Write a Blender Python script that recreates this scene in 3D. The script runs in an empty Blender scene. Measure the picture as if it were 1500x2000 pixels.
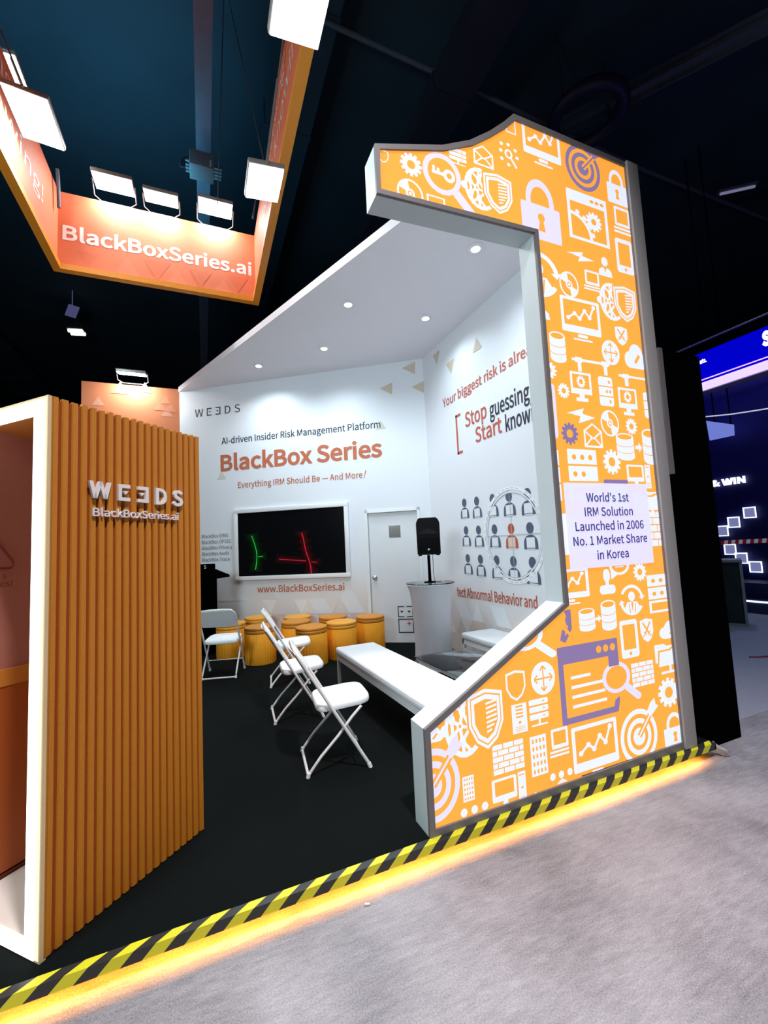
import bpy, bmesh, math, random
from mathutils import Vector, Matrix
random.seed(7)
S = bpy.context.scene
COL = S.collection
R = math.radians
# ------------------------------------------------------------------ camera
YAW, PITCH, ROLL, FPX, EYE = R(22.91), R(4.653), R(-2.776), 835.8, 1.5
_f = Vector((math.sin(YAW)*math.cos(PITCH), math.cos(YAW)*math.cos(PITCH), math.sin(PITCH)))
_r0 = Vector((math.cos(YAW), -math.sin(YAW), 0)); _u0 = _r0.cross(_f)
_r = math.cos(ROLL)*_r0 + math.sin(ROLL)*_u0; _u = _r.cross(_f)
CAM = Vector((0, 0, EYE))
cd = bpy.data.cameras.new('camera'); cam = bpy.data.objects.new('camera', cd); COL.objects.link(cam)
cam.matrix_world = Matrix(((_r.x, _u.x, -_f.x, 0), (_r.y, _u.y, -_f.y, 0), (_r.z, _u.z, -_f.z, EYE), (0, 0, 0, 1)))
cd.sensor_fit = 'VERTICAL'; cd.sensor_height = 24; cd.lens = FPX/2000*24; cd.clip_start = .05; cd.clip_end = 300
S.camera = cam
# ------------------------------------------------------------------ world, exposure, hall lamps, added fills
S.view_settings.view_transform = 'Standard'; S.view_settings.look = 'None'
S.view_settings.gamma = 1; S.view_settings.exposure = 0; S.view_settings.use_curve_mapping = False
w = bpy.data.worlds.new('world'); S.world = w; w.use_nodes = True
w.node_tree.nodes['Background'].inputs[0].default_value = (.25, .4, 1, 1)
w.node_tree.nodes['Background'].inputs[1].default_value = .006
try: S.cycles.max_bounces = 10; S.cycles.diffuse_bounces = 6; S.cycles.sample_clamp_indirect = 8
except Exception: pass

def lamp(name, kind, loc, energy, color=(1, 1, 1), to=None, parent=None, **kw):
    d = bpy.data.lights.new(name, kind); d.energy = energy; d.color = color
    for k, v in kw.items(): setattr(d, k, v)
    o = bpy.data.objects.new(name, d); COL.objects.link(o); o.location = loc
    if to is not None: o.rotation_euler = (Vector(to)-Vector(loc)).to_track_quat('-Z', 'Y').to_euler()
    if parent: o.parent = parent
    return o
HALL = [((.9, -1.2, 8.5), (.9, .6, 0), 820, (1, .93, .955), 1.0), ((6.5, -1.5, 9), (6.2, .6, 0), 300, (.55, .74, 1), 1.2),
        ((10.0, 6.0, 9), (9, 4.2, 0), 80, (.55, .62, 1), 1.2)]
for i, (l, t, e, c, sz) in enumerate(HALL):
    lamp('hall_lamp', 'SPOT', l, e*4, c, t, spot_size=R(72), spot_blend=1, shadow_soft_size=.25)
lamp('ceiling_fill', 'AREA', (-1.5, 7.5, 7.2), 90, (.12, .5, .75), (-1.5, 8, 12), shape='DISK', size=2.5)  # added teal uplight to tint the hall ceiling, no such fixture

lamp('booth_fill', 'AREA', (-3.4, .4, 3.3), 190, (.80, .95, 1), (1.4, 6.0, 2.6), shape='DISK', size=1.6)  # added fill that lifts the back wall and booth ceiling, no real fixture
def ray(x, y): return _r*((x-750)/FPX) + _u*(-(y-1000)/FPX) + _f
def at(x, y, n, c):
    d = ray(x, y); n = Vector(n); return CAM + d*((c - n.dot(CAM))/n.dot(d))
def atz(x, y, z): return at(x, y, (0, 0, 1), z)

# ------------------------------------------------------------------ materials
MATS = {}
def mat(name, col, rough=.6, noise=0, nscale=30, bump=0, metal=0, spec=None, emit=None, es=0, trans=0, coat=0):
    if name in MATS: return MATS[name]
    m = bpy.data.materials.new(name); m.use_nodes = True; nt = m.node_tree; b = nt.nodes['Principled BSDF']
    b.inputs['Base Color'].default_value = (*col, 1); b.inputs['Roughness'].default_value = rough
    b.inputs['Metallic'].default_value = metal
    if spec is not None: b.inputs['Specular IOR Level'].default_value = spec
    if trans: b.inputs['Transmission Weight'].default_value = trans
    if coat: b.inputs['Coat Weight'].default_value = coat
    if emit: b.inputs['Emission Color'].default_value = (*emit, 1); b.inputs['Emission Strength'].default_value = es
    if noise or bump:
        tc = nt.nodes.new('ShaderNodeTexCoord'); n = nt.nodes.new('ShaderNodeTexNoise')
        n.inputs['Scale'].default_value = nscale; n.inputs['Detail'].default_value = 5
        nt.links.new(tc.outputs['Object'], n.inputs['Vector'])
        if noise:
            mx = nt.nodes.new('ShaderNodeMix'); mx.data_type = 'RGBA'
            mx.inputs[6].default_value = (*[max(0, c*(1-noise)) for c in col], 1)
            mx.inputs[7].default_value = (*[min(1, c*(1+noise)) for c in col], 1)
            nt.links.new(n.outputs['Fac'], mx.inputs[0]); nt.links.new(mx.outputs[2], b.inputs['Base Color'])
        if bump:
            bp = nt.nodes.new('ShaderNodeBump'); bp.inputs['Strength'].default_value = bump; bp.inputs['Distance'].default_value = .01
            nt.links.new(n.outputs['Fac'], bp.inputs['Height']); nt.links.new(bp.outputs['Normal'], b.inputs['Normal'])
    MATS[name] = m; return m
def emat(name, col, s=1.0, noise=0, nscale=2, base=.3):
    if name in MATS: return MATS[name]
    m = bpy.data.materials.new(name); m.use_nodes = True; nt = m.node_tree
    b = nt.nodes['Principled BSDF']; b.inputs['Base Color'].default_value = (*[c*base for c in col], 1); b.inputs['Roughness'].default_value = .7
    b.inputs['Specular IOR Level'].default_value = .1
    b.inputs['Emission Color'].default_value = (*col, 1); b.inputs['Emission Strength'].default_value = s
    if noise:
        tc = nt.nodes.new('ShaderNodeTexCoord'); n = nt.nodes.new('ShaderNodeTexNoise'); n.inputs['Scale'].default_value = nscale
        mr = nt.nodes.new('ShaderNodeMapRange'); mr.inputs[3].default_value = s*(1-noise); mr.inputs[4].default_value = s*(1+noise)
        nt.links.new(tc.outputs['Object'], n.inputs['Vector']); nt.links.new(n.outputs['Fac'], mr.inputs[0])
        nt.links.new(mr.outputs[0], b.inputs['Emission Strength'])
    MATS[name] = m; return m

# ------------------------------------------------------------------ mesh builder
class MB:
    def __init__(s): s.v = []; s.f = []; s.m = []; s.sm = []
    def add(s, vs, fs, mi=0, smooth=False, M=None):
        o = len(s.v)
        for v in vs:
            v = Vector(v); s.v.append(M @ v if M else v)
        for f in fs: s.f.append([o+i for i in f]); s.m.append(mi); s.sm.append(smooth)
        return s
    def box(s, lo, hi, mi=0, M=None, bev=0):
        bm = bmesh.new(); bmesh.ops.create_cube(bm, size=1)
        lo = Vector(lo); hi = Vector(hi); d = hi-lo; c = (hi+lo)/2
        for v in bm.verts: v.co = Vector((v.co.x*d.x+c.x, v.co.y*d.y+c.y, v.co.z*d.z+c.z))
        if bev: bmesh.ops.bevel(bm, geom=bm.edges[:], offset=bev, segments=3, affect='EDGES', profile=.5)
        return s.bm(bm, mi, bool(bev), M)
    def bm(s, bm, mi=0, smooth=False, M=None):
        bm.verts.index_update()
        s.add([v.co.copy() for v in bm.verts], [[v.index for v in f.verts] for f in bm.faces], mi, smooth, M); bm.free(); return s
    def tube(s, pts, r, n=10, mi=0, M=None, closed=False, caps=True):
        pts = [Vector(p) for p in pts]; N = len(pts); vs = []; fs = []; prev = None
        for i, p in enumerate(pts):
            a = pts[i-1] if (i > 0 or closed) else p; b = pts[(i+1) % N] if (i < N-1 or closed) else p
            t = (b-a).normalized()
            if prev is None: q = t.orthogonal().normalized()
            else:
                q = prev - t*prev.dot(t)
                q = q.normalized() if q.length > 1e-6 else t.orthogonal().normalized()
            prev = q; w = t.cross(q)
            rr = r[i] if isinstance(r, (list, tuple)) else r
            for k in range(n):
                A = 2*math.pi*k/n; vs.append(p + (q*math.cos(A)+w*math.sin(A))*rr)
        for i in range(N if closed else N-1):
            j = (i+1) % N
            for k in range(n): fs.append([i*n+k, i*n+(k+1) % n, j*n+(k+1) % n, j*n+k])
        if caps and not closed: fs += [list(range(n))[::-1], [(N-1)*n+k for k in range(n)]]
        return s.add(vs, fs, mi, True, M)
    def lathe(s, prof, n=32, mi=0, M=None, wob=None):
        vs = []; fs = []
        for (r, z) in prof:
            for k in range(n):
                A = 2*math.pi*k/n; q = r*(1+(wob(A, z) if wob else 0)); vs.append((q*math.cos(A), q*math.sin(A), z))
        for i in range(len(prof)-1):
            for k in range(n): fs.append([i*n+k, i*n+(k+1) % n, (i+1)*n+(k+1) % n, (i+1)*n+k])
        fs += [list(range(n))[::-1], [(len(prof)-1)*n+k for k in range(n)]]
        return s.add(vs, fs, mi, True, M)
    def prism(s, pts, O, u, v, w, mi=0, caps=(1, 1)):   # 2-D outline extruded along w
        O, u, v, w = Vector(O), Vector(u), Vector(v), Vector(w); n = len(pts)
        a = [O+u*x+v*y for x, y in pts]; vs = a+[p+w for p in a]
        fs = [[i, (i+1) % n, n+(i+1) % n, n+i] for i in range(n)]
        if caps[0]: fs.append(list(range(n))[::-1])
        if caps[1]: fs.append([n+i for i in range(n)])
        return s.add(vs, fs, mi)
    def build(s, name, mats, parent=None, fix=True):
        me = bpy.data.meshes.new(name); me.from_pydata([tuple(v) for v in s.v], [], s.f)
        for m in (mats if isinstance(mats, (list, tuple)) else [mats]): me.materials.append(m)
        for p, mi, sm in zip(me.polygons, s.m, s.sm): p.material_index = mi; p.use_smooth = sm
        if fix:
            bm = bmesh.new(); bm.from_mesh(me); bmesh.ops.recalc_face_normals(bm, faces=bm.faces[:])
            if any(s.sm):
                for e in bm.edges:
                    if len(e.link_faces) == 2 and e.calc_face_angle(0) > R(42): e.smooth = False
            bm.to_mesh(me); bm.free()
        me.update()
        o = bpy.data.objects.new(name, me); COL.objects.link(o)
        if parent: o.parent = parent
        return o
def tag(o, label=None, cat=None, group=None, kind=None):
    if label: o['label'] = label
    if cat: o['category'] = cat
    if group: o['group'] = group
    if kind: o['kind'] = kind
    return o
def thing(name, label, cat, loc=(0, 0, 0), rz=0, group=None):
    o = bpy.data.objects.new(name, None); COL.objects.link(o); o.location = loc; o.rotation_euler = (0, 0, rz); o.empty_display_size = .1
    return tag(o, label, cat, group)
def dup(root, loc, rz, label):
    r = root.copy(); COL.objects.link(r); r.location = loc; r.rotation_euler = (0, 0, rz); r['label'] = label
    for ch in list(root.children):
        c = ch.copy(); COL.objects.link(c); c.parent = r
        for g in list(ch.children):
            d = g.copy(); COL.objects.link(d); d.parent = c
    return r
def struct(o): o['kind'] = 'structure'; return o

# ------------------------------------------------------------------ lettering
_tc = {}
try:    # the humanist sans that ships inside Blender; its built-in face otherwise
    import os
    FONT = bpy.data.fonts.load(os.path.join(bpy.utils.system_resource('DATAFILES', path='fonts'), 'Noto Sans CJK Regular.woff2'))
except Exception:
    FONT = None
def text2d(s, bold=0.0, space=1.0):
    key = (s, bold, space)
    if key in _tc: return _tc[key]
    c = bpy.data.curves.new('t', 'FONT'); c.body = s; c.size = 1
    if FONT: c.font = FONT
    c.offset = bold; c.space_character = space; c.resolution_u = 3
    o = bpy.data.objects.new('t', c); COL.objects.link(o)
    me = bpy.data.meshes.new_from_object(o.evaluated_get(bpy.context.evaluated_depsgraph_get()))
    vs = [(v.co.x, v.co.y) for v in me.vertices]; fs = [list(p.vertices) for p in me.polygons]
    bpy.data.objects.remove(o); bpy.data.curves.remove(c); bpy.data.meshes.remove(me)
    _tc[key] = (vs, fs); return _tc[key]
CAPH = max(y for x, y in text2d('H')[0])
def text(mb, s, O, u, v, width, cap, mi=0, ref=None, bold=0, depth=0, space=1.0, slant=0):
    """letters s from the baseline point O; `width` is the run of `ref` (default all of s), `cap` the capital height"""
    vs, fs = text2d(s, bold, space); rv = text2d(ref or s, bold, space)[0]
    x0 = min(x for x, y in vs); wr = max(x for x, y in rv)-min(x for x, y in rv)
    sx = width/wr; sy = cap/CAPH; O, u, v = Vector(O), Vector(u), Vector(v); n = u.cross(v).normalized()
    if not depth:
        mb.add([O+u*((x-x0)*sx+y*sy*slant)+v*(y*sy) for x, y in vs], fs, mi)
    else:
        bm = bmesh.new(); bv = [bm.verts.new(O+u*((x-x0)*sx)+v*(y*sy)) for x, y in vs]
        for f in fs:
            try: bm.faces.new([bv[i] for i in f])
            except ValueError: pass
        bmesh.ops.remove_doubles(bm, verts=bm.verts[:], dist=1e-5)
        r = bmesh.ops.extrude_face_region(bm, geom=bm.faces[:])
        for e in r['geom']:
            if isinstance(e, bmesh.types.BMVert): e.co += n*depth
        mb.bm(bm, mi)
def logo(mb, O, u, v, width, cap, mi=0, depth=0, bold=0.0):
    """W E (reversed E) D S with small triangle middles"""
    u, v = Vector(u), Vector(v); n = u.cross(v).normalized(); O = Vector(O); t = cap*(.13+bold)
    def rect(x, y, w, h):
        mb.prism([(x, y), (x+w, y), (x+w, y+h), (x, y+h)], O, u, v, n*max(depth, .0008), mi)
    text(mb, 'W', O, u, v, width*.185, cap, mi, bold=bold*.25, depth=depth)
    q = width*.108
    for x, rev in ((width*.268, 0), (width*.462, 1)):
        f = (lambda a: x+q-a) if rev else (lambda a: x+a)
        for (a, b, c, d) in ((0, 0, t, cap), (t, 0, q, t), (t, cap-t, q, cap)):
            mb.prism([(f(a), b), (f(c), b), (f(c), d), (f(a), d)], O, u, v, n*max(depth, .0008), mi)
        c = q*.62; w_ = q*.24
        mb.prism([(f(c-w_), cap*.58), (f(c), cap*.40), (f(c+w_), cap*.58)], O, u, v, n*max(depth, .0008), mi)
    text(mb, 'D', O+u*width*.668, u, v, width*.125, cap, mi, bold=bold*.25, depth=depth)
    text(mb, 'S', O+u*width*.880, u, v, width*.12, cap, mi, bold=bold*.25, depth=depth)

# ================================================================== SETTING
GZ = -.1                      # hall floor; the booth platform's carpet is z = 0
YF = 2.074                    # front of the light box
XR = 3.26                     # right booth wall
TB = R(-34.5); BT = Vector((math.cos(TB), math.sin(TB), 0)); BN = Vector((-math.sin(TB), math.cos(TB), 0)); BC = 6.6539
BO = Vector((0, BC/BN.y, 0))
def bw(s, z, off=0): return BO + BT*s + Vector((0, 0, z)) - BN*off
CZ = 4.475

def concrete():
    m = bpy.data.materials.new('polished_concrete'); m.use_nodes = True; nt = m.node_tree; b = nt.nodes['Principled BSDF']
    tc = nt.nodes.new('ShaderNodeTexCoord')
    def noise(sc, det, vec=None, rough=.6):
        n = nt.nodes.new('ShaderNodeTexNoise'); n.inputs['Scale'].default_value = sc; n.inputs['Detail'].default_value = det; n.inputs['Roughness'].default_value = rough
        nt.links.new(vec or tc.outputs['Object'], n.inputs['Vector']); return n
    mp = nt.nodes.new('ShaderNodeMapping'); mp.inputs['Rotation'].default_value = (0, 0, R(38)); mp.inputs['Scale'].default_value = (1, 5, 1)
    nt.links.new(tc.outputs['Object'], mp.inputs['Vector'])
    n1 = noise(1.6, 4); n2 = noise(150, 4, None, .85); n3 = noise(9, 5, mp.outputs[0], .7)
    def mixf(a, bb, f):
        k = nt.nodes.new('ShaderNodeMix'); k.inputs[0].default_value = f; nt.links.new(a, k.inputs[2]); nt.links.new(bb, k.inputs[3]); return k.outputs[0]
    h = mixf(mixf(n1.outputs['Fac'], n2.outputs['Fac'], .6), n3.outputs['Fac'], .20)
    cr = nt.nodes.new('ShaderNodeValToRGB'); cr.color_ramp.elements[0].position = .38; cr.color_ramp.elements[1].position = .64
    cr.color_ramp.elements[0].color = (.115, .108, .118, 1); cr.color_ramp.elements[1].color = (.46, .435, .455, 1)
    nt.links.new(h, cr.inputs[0]); nt.links.new(cr.outputs[0], b.inputs['Base Color'])
    rr = nt.nodes.new('ShaderNodeMapRange'); rr.inputs[3].default_value = .32; rr.inputs[4].default_value = .72
    nt.links.new(n3.outputs['Fac'], rr.inputs[0]); nt.links.new(rr.outputs[0], b.inputs['Roughness'])
    bp = nt.nodes.new('ShaderNodeBump'); bp.inputs['Strength'].default_value = .25; bp.inputs['Distance'].default_value = .006
    nt.links.new(h, bp.inputs['Height']); nt.links.new(bp.outputs[0], b.inputs['Normal'])
    return m
M_conc = concrete()
M_carpet = mat('black_carpet', (.0045, .0062, .0062), .95, .55, 260, .6, spec=.05)
M_white = mat('white_paint', (.72, .76, .80), .5, .02, 6)
M_ceil = mat('white_ceiling_board', (.88, .87, .92), .6, .02, 4)
M_black = mat('black_paint', (.0012, .0012, .0015), .9, .3, 8, spec=0)
M_metalw = mat('white_powder_coat', (.78, .80, .82), .35, .02, 20)
M_trim = mat('dark_bronze_trim', (.16, .145, .145), .5, .06, 30)
M_grey = mat('grey_aluminium_post', (.33, .31, .30), .45, .05, 30)
M_chrome = mat('brushed_chrome', (.6, .6, .6), .18, .05, 60, metal=1)
M_dark = mat('dark_text_ink', (.012, .016, .035), .6)
M_ink = mat('terracotta_ink', (.50, .13, .055), .6)
M_redink = mat('red_ink', (.50, .10, .055), .6)
M_navy = mat('slate_navy_ink', (.075, .105, .165), .6)
M_beige = mat('beige_print', (.60, .52, .40), .6)
M_orpaint = mat('orange_paint', (.50, .175, .018), .55, .10, 220, .15)

struct(MB().add([(-30, -12, GZ), (40, -12, GZ), (40, 45, GZ), (-30, 45, GZ)], [[0, 1, 2, 3]]).build('floor', M_conc))
# booth platform: carpeted deck with an overhanging lip
pl = MB()
pl.box((-5, 2.045, -.022), (3.33, 9.2, 0)); pl.box((-5, 2.12, GZ), (3.30, 9.2, -.022), 1)
pl.box((-5, 2.037, -.043), (3.33, 2.045, 0), 1)
struct(pl.build('floor_platform', [M_carpet, M_black]))
# lighter grey carpet of the stand across the aisle
struct(MB().box((4.05, 2.32, GZ-.05), (16, 14, GZ+.004)).build('floor_aisle', mat('grey_aisle_carpet', (.30, .30, .36), .9, .2, 40, .2)))

# back wall with door opening
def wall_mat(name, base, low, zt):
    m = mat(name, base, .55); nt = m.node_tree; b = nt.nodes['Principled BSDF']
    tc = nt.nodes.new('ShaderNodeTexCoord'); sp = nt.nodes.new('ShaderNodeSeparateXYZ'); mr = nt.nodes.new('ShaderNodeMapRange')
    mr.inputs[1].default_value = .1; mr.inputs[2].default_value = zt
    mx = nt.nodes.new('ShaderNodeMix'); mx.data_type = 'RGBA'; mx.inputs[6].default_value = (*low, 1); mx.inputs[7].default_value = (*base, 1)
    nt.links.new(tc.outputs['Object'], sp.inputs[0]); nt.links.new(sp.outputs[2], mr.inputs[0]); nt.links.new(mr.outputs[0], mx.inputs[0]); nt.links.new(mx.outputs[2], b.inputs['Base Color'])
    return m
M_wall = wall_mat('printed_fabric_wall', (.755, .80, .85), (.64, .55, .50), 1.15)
DS0, DS1, DZ = 2.93, 3.735, 2.05
SL, SR = -.462, XR/BT.x
wb = MB()
def wq(m, s0, s1, z0, z1, off=0): m.add([bw(s0, z0, off), bw(s1, z0, off), bw(s1, z1, off), bw(s0, z1, off)], [[0, 1, 2, 3]])
wq(wb, SL, DS0, 0, CZ); wq(wb, DS0, DS1, DZ, CZ); wq(wb, DS1, SR, 0, CZ)
wb.add([bw(SL, 0), bw(SL, CZ), bw(SL, CZ, -.08), bw(SL, 0, -.08)], [[0, 1, 2, 3]])
wb.add([bw(DS0, 0), bw(DS0, DZ), bw(DS0, DZ, -.05), bw(DS0, 0, -.05)], [[0, 1, 2, 3]])
wb.add([bw(DS1, 0), bw(DS1, DZ), bw(DS1, DZ, -.05), bw(DS1, 0, -.05)], [[0, 1, 2, 3]])
wb.add([bw(DS0, DZ), bw(DS1, DZ), bw(DS1, DZ, -.05), bw(DS0, DZ, -.05)], [[0, 1, 2, 3]])
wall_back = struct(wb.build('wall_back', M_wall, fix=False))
wr = MB().box((XR, 2.235, 0), (XR+.05, bw(SR, 0).y, CZ+.09))
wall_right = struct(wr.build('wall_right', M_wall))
OY = 8.37
M_owall = mat('salmon_printed_panel', (.72, .235, .10), .6, .03, 3)
wall_left = struct(MB().box((-1.87, OY, 0), (bw(SL, 0).x-.005, OY+.06, 4.53)).build('wall_left', M_owall))
M_olite = mat('salmon_print_light', (.76, .36, .23), .6)
M_olite2 = mat('salmon_print_mid', (.73, .285, .15), .6)
tr = MB()
def tri(mb, p, s, u, v, n, mi=0, up=1, off=.004):
    p = Vector(p)-Vector(n)*off; u = Vector(u); v = Vector(v)
    mb.add([p-u*s*.5-v*s*.42*up, p+u*s*.5-v*s*.42*up, p+v*s*.42*up], [[0, 1, 2]], mi)
for k_, (px, py, s, mi) in enumerate(((192, 783, .19, 0), (326, 805, .19, 0), (312, 793, .19, 1), (333, 796, .2, 1), (323, 781, .17, 1), (235, 757, .26, 1), (283, 757, .22, 1))):
    tri(tr, at(px, py, (0, 1, 0), OY), s, (1, 0, 0), (0, 0, 1), (0, 1, 0), mi, off=.003+k_*.0007)
tr.build('printed_triangles', [M_olite, M_olite2], wall_left, fix=False)

# booth ceiling slab
cp = [(-.40, 8.37), (2.15, 2.245), (XR+.05, 2.235), (XR+.05, bw(SR, 0).y), ]
cm = MB().prism(cp, (0, 0, CZ), (1, 0, 0), (0, 1, 0), (0, 0, .095))
booth_ceiling = struct(cm.build('ceiling', M_ceil))

# back-wall prints
T = MB(); uz = Vector((0, 0, 1))
logo(T, bw(-.148, 3.965, .004), BT, uz, .885, .138, 0)
text(T, 'AI-driven Insider Risk Management Platform', bw(.369, 3.425, .004), BT, uz, 2.85, .112, 0, bold=.004)
text(T, 'BlackBox Series', bw(.342, 2.955, .004), BT, uz, 2.885, .265, 1, bold=.012)
text(T, 'Everything IRM Should Be — And More', bw(.668, 2.63, .004), BT, uz, 2.215, .100, 1, bold=.004)
text(T, '!', bw(2.90, 2.63, .004), BT, uz, .022, .112, 1, slant=.25)
text(T, 'www.BlackBoxSeries.ai', bw(.984, .842, .004), BT, uz, 1.52, .107, 1, bold=.006)
for i, l in enumerate(('BlackBox EIMS', 'BlackBox OPSEC', 'BlackBox Privacy', 'BlackBox Audit', 'BlackBox Trace')):
    text(T, l, bw(-.045, 1.80-i*.1015, .004), BT, uz, (.51, .565, .58, .52, .53)[i], .060, 2)
for px, py, s in ((799, 720, .21), (755, 760, .20), (817, 757, .20)):
    p = at(px, py, BN, BC); T.add([p-BN*.004+BT*a*s+uz*b*s for a, b in ((-.55, .1), (.5, .5), (.42, -.5))], [[2, 1, 0]], 3)
for px, py, s in ((433, 928, .17), (744, 830, .17)): tri(T, at(px, py, BN, BC), s, BT, uz, BN, 4, off=.003)
T.build('lettering', [M_dark, M_ink, mat('faded_grey_ink', (.05, .055, .065), .6), M_beige, mat('pale_beige_print', (.62, .60, .55), .6)], wall_back, fix=False)
# low-poly pattern along the foot of the walls
lowm = [mat('print_sand', (.63, .56, .51), .6), mat('print_cream', (.70, .69, .675), .6), mat('print_rose', (.60, .53, .50), .6), mat('print_mist', (.73, .765, .80), .6)]
LP = MB()
def lowpoly(mb, P, s0, s1, hmax, skip=None):
    st = .27; k = 0
    for r in range(int(hmax/.235)):
        n = int((s1-s0)/st*2)
        for i in range(n):
            a = s0+i*st/2; b = min(a+st, s1)
            if random.random() < .12+.17*r: continue
            if skip and not (b < skip[0] or a > skip[1]): continue
            z0 = .01+r*.235; z1 = z0+.235
            pts = [(a, z0), (b, z0), ((a+b)/2, z1)] if (i+r) % 2 == 0 else [((a+b)/2, z0), (b, z1), (a, z1)]
            c = random.choice((0, 1, 2)) if r < 2 else random.choice((1, 3, 3))
            mb.add([P(x, z) for x, z in pts], [[0, 1, 2]], c)
lowpoly(LP, lambda s, z: bw(s, z, .003), SL+.05, SR-.03, .95, (DS0-.02, DS1+.02))
LP.build('printed_triangles', lowm, wall_back, fix=False)
LP2 = MB(); lowpoly(LP2, lambda s, z: Vector((XR-.003, 5.7-s, z)), 0, 3.3, .72)
LP2.build('printed_triangles', lowm, wall_right, fix=False)

# right-wall prints
ur = Vector((0, -1, 0)); XP = XR-.004
def rp(px, py): return at(px, py, (1, 0, 0), XP)
T = MB()
def rtext(s, p0, p1, cap, mi, ref=None):
    a, b = rp(*p0), rp(*p1); text(T, s, a, ur, uz, a.y-b.y, cap, mi, ref=ref, bold=.006)
rtext('Your biggest risk is already', (865, 797), (1027, 701), .125, 1, 'Your biggest risk is alre')
rtext('Stop', (909, 835), (951, 818), .19, 1); rtext('guessing!', (957, 816), (1033, 778), .185, 0, 'guessinc')
rtext('Start', (929, 865), (981, 848), .19, 1); rtext('knowing!', (988, 843), (1037, 822), .185, 0, 'know')
rtext('tect Abnormal Behavior and', (893, 1164), (1050, 1187), .125, 1)
a = rp(889, 812); b = rp(894, 888)
for (y0, y1, z0, z1) in ((0, .035, 0, a.z-b.z), (0, .13, 0, .035), (0, .13, a.z-b.z-.035, a.z-b.z)):
    T.add([(XP, a.y-y0, b.z+z0), (XP, a.y-y1, b.z+z0), (XP, a.y-y1, b.z+z1), (XP, a.y-y0, b.z+z1)], [[0, 1, 2, 3]], 1)
for px, py, s, up in ((852, 700, .2, -1), (880, 718, .22, -1), (931, 672, .2, 1)): tri(T, rp(px, py), s, ur, uz, (1, 0, 0), 2, up, .001)
def wallperson(y, z, s, c):
    def P(a, b, d=0): return (XP-d, y-a*s, z+b*s)
    n = 16
    T.add([P(.21*math.cos(2*math.pi*k/n), .36+.235*math.sin(2*math.pi*k/n)) for k in range(n)], [list(range(n))], c)
    body = [(-.40, -.5), (-.40, -.35)]+[(.39*math.cos(math.pi*(1-k/10)), -.22+.31*math.sin(math.pi*(1-k/10))) for k in range(11)]+[(.40, -.35), (.40, -.5)]
    T.add([P(*q) for q in body], [list(range(len(body)))], c)
    T.add([P(a, b, .001) for a, b in ((-.24, -.44), (.24, -.44), (.24, -.02), (-.24, -.02))], [[0, 1, 2, 3]], 4 if c != 1 else 5)
    T.add([P(a, b, .001) for a, b in ((-.24, -.51), (.24, -.51), (.24, -.47), (-.24, -.47))], [[0, 1, 2, 3]], 4)
ys = [4.90, 4.615, 4.285, 3.98, 3.67]
for j, z in enumerate((1.955, 1.58, 1.205)):
    for i, y in enumerate(ys):
        wallperson(y+.0, z-.012*i, .245+.006*i, 1 if (j == 1 and i == 3) else 3)
yc, zc = 3.965, 1.565
def ringpts(r0, r1, a0=0, a1=2*math.pi, n=64, d=.0015, mi=4):
    for k in range(n):
        A, B = a0+(a1-a0)*k/n, a0+(a1-a0)*(k+1)/n
        T.add([(XP-d, yc-r*math.cos(t), zc+r*1.06*math.sin(t)) for r, t in ((r0, A), (r0, B), (r1, B), (r1, A))], [[3, 2, 1, 0]], mi)
ringpts(.462, .478); ringpts(.49, .53, mi=6); ringpts(.456, .462, mi=7)
for k in range(40):
    if k % 7: ringpts(.506, .515, k*math.pi/20, k*math.pi/20+.09, 2, .0025, 8)
for (a, b, c, d) in ((-.45, -.004, .45, .004), (-.004, -.48, .004, .48)):
    T.add([(XP-.003, yc-x, zc+z) for x, z in ((a, b), (c, b), (c, d), (a, d))], [[0, 1, 2, 3]], 7)
T.build('lettering', [M_dark, M_redink, M_beige, M_navy, mat('wall_print_pale', (.755, .80, .85), .6), mat('cream_print', (.72, .6, .5), .6),
        mat('ring_print', (.84, .87, .90), .6), mat('hairline_print', (.45, .5, .55), .6), mat('grey_fine_print', (.52, .53, .57), .6)], wall_right, fix=False)

# door in the back wall
door = MB(); wq(door, DS0+.008, DS1-.008, .008, DZ-.006, -.042); wq(door, DS0, DS1, 0, DZ, -.05)
door = struct(door.build('door_1', mat('white_door_leaf', (.70, .73, .76), .45, .02, 10), fix=False))
fr = MB()
for s0, s1, z0, z1 in ((DS0-.045, DS0, 0, DZ+.045), (DS1, DS1+.045, 0, DZ+.045), (DS0-.045, DS1+.045, DZ, DZ+.045)):
    fr.prism([(s0, z0), (s1, z0), (s1, z1), (s0, z1)], BO, BT, uz, -BN*.012)
fr.build('door_frame', M_metalw, door)
g = MB(); g.prism([(3.265, 1.64), (3.45, 1.64), (3.45, 1.83), (3.265, 1.83)], BO+BN*.045, BT, uz, -BN*.006)
g.build('vision_panel', mat('smoky_glass', (.16, .17, .16), .15, .1, 40), door)
kM = Matrix.Translation(bw(3.005, 1.016, -.042)) @ (-BN).to_track_quat('Z', 'Y').to_matrix().to_4x4()
MB().lathe([(.034, 0), (.034, .008), (.013, .012), (.013, .04), (.028, .05), (.032, .066), (.024, .082), (.008, .086)], 24, 0, kM).build('door_knob', M_chrome, door)
lg = MB()
def lr(s0, s1, z0, z1, mi=0): lg.add([bw(s0, z0, -.038), bw(s1, z0, -.038), bw(s1, z1, -.038), bw(s0, z1, -.038)], [[0, 1, 2, 3]], mi)
q = .013
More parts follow.
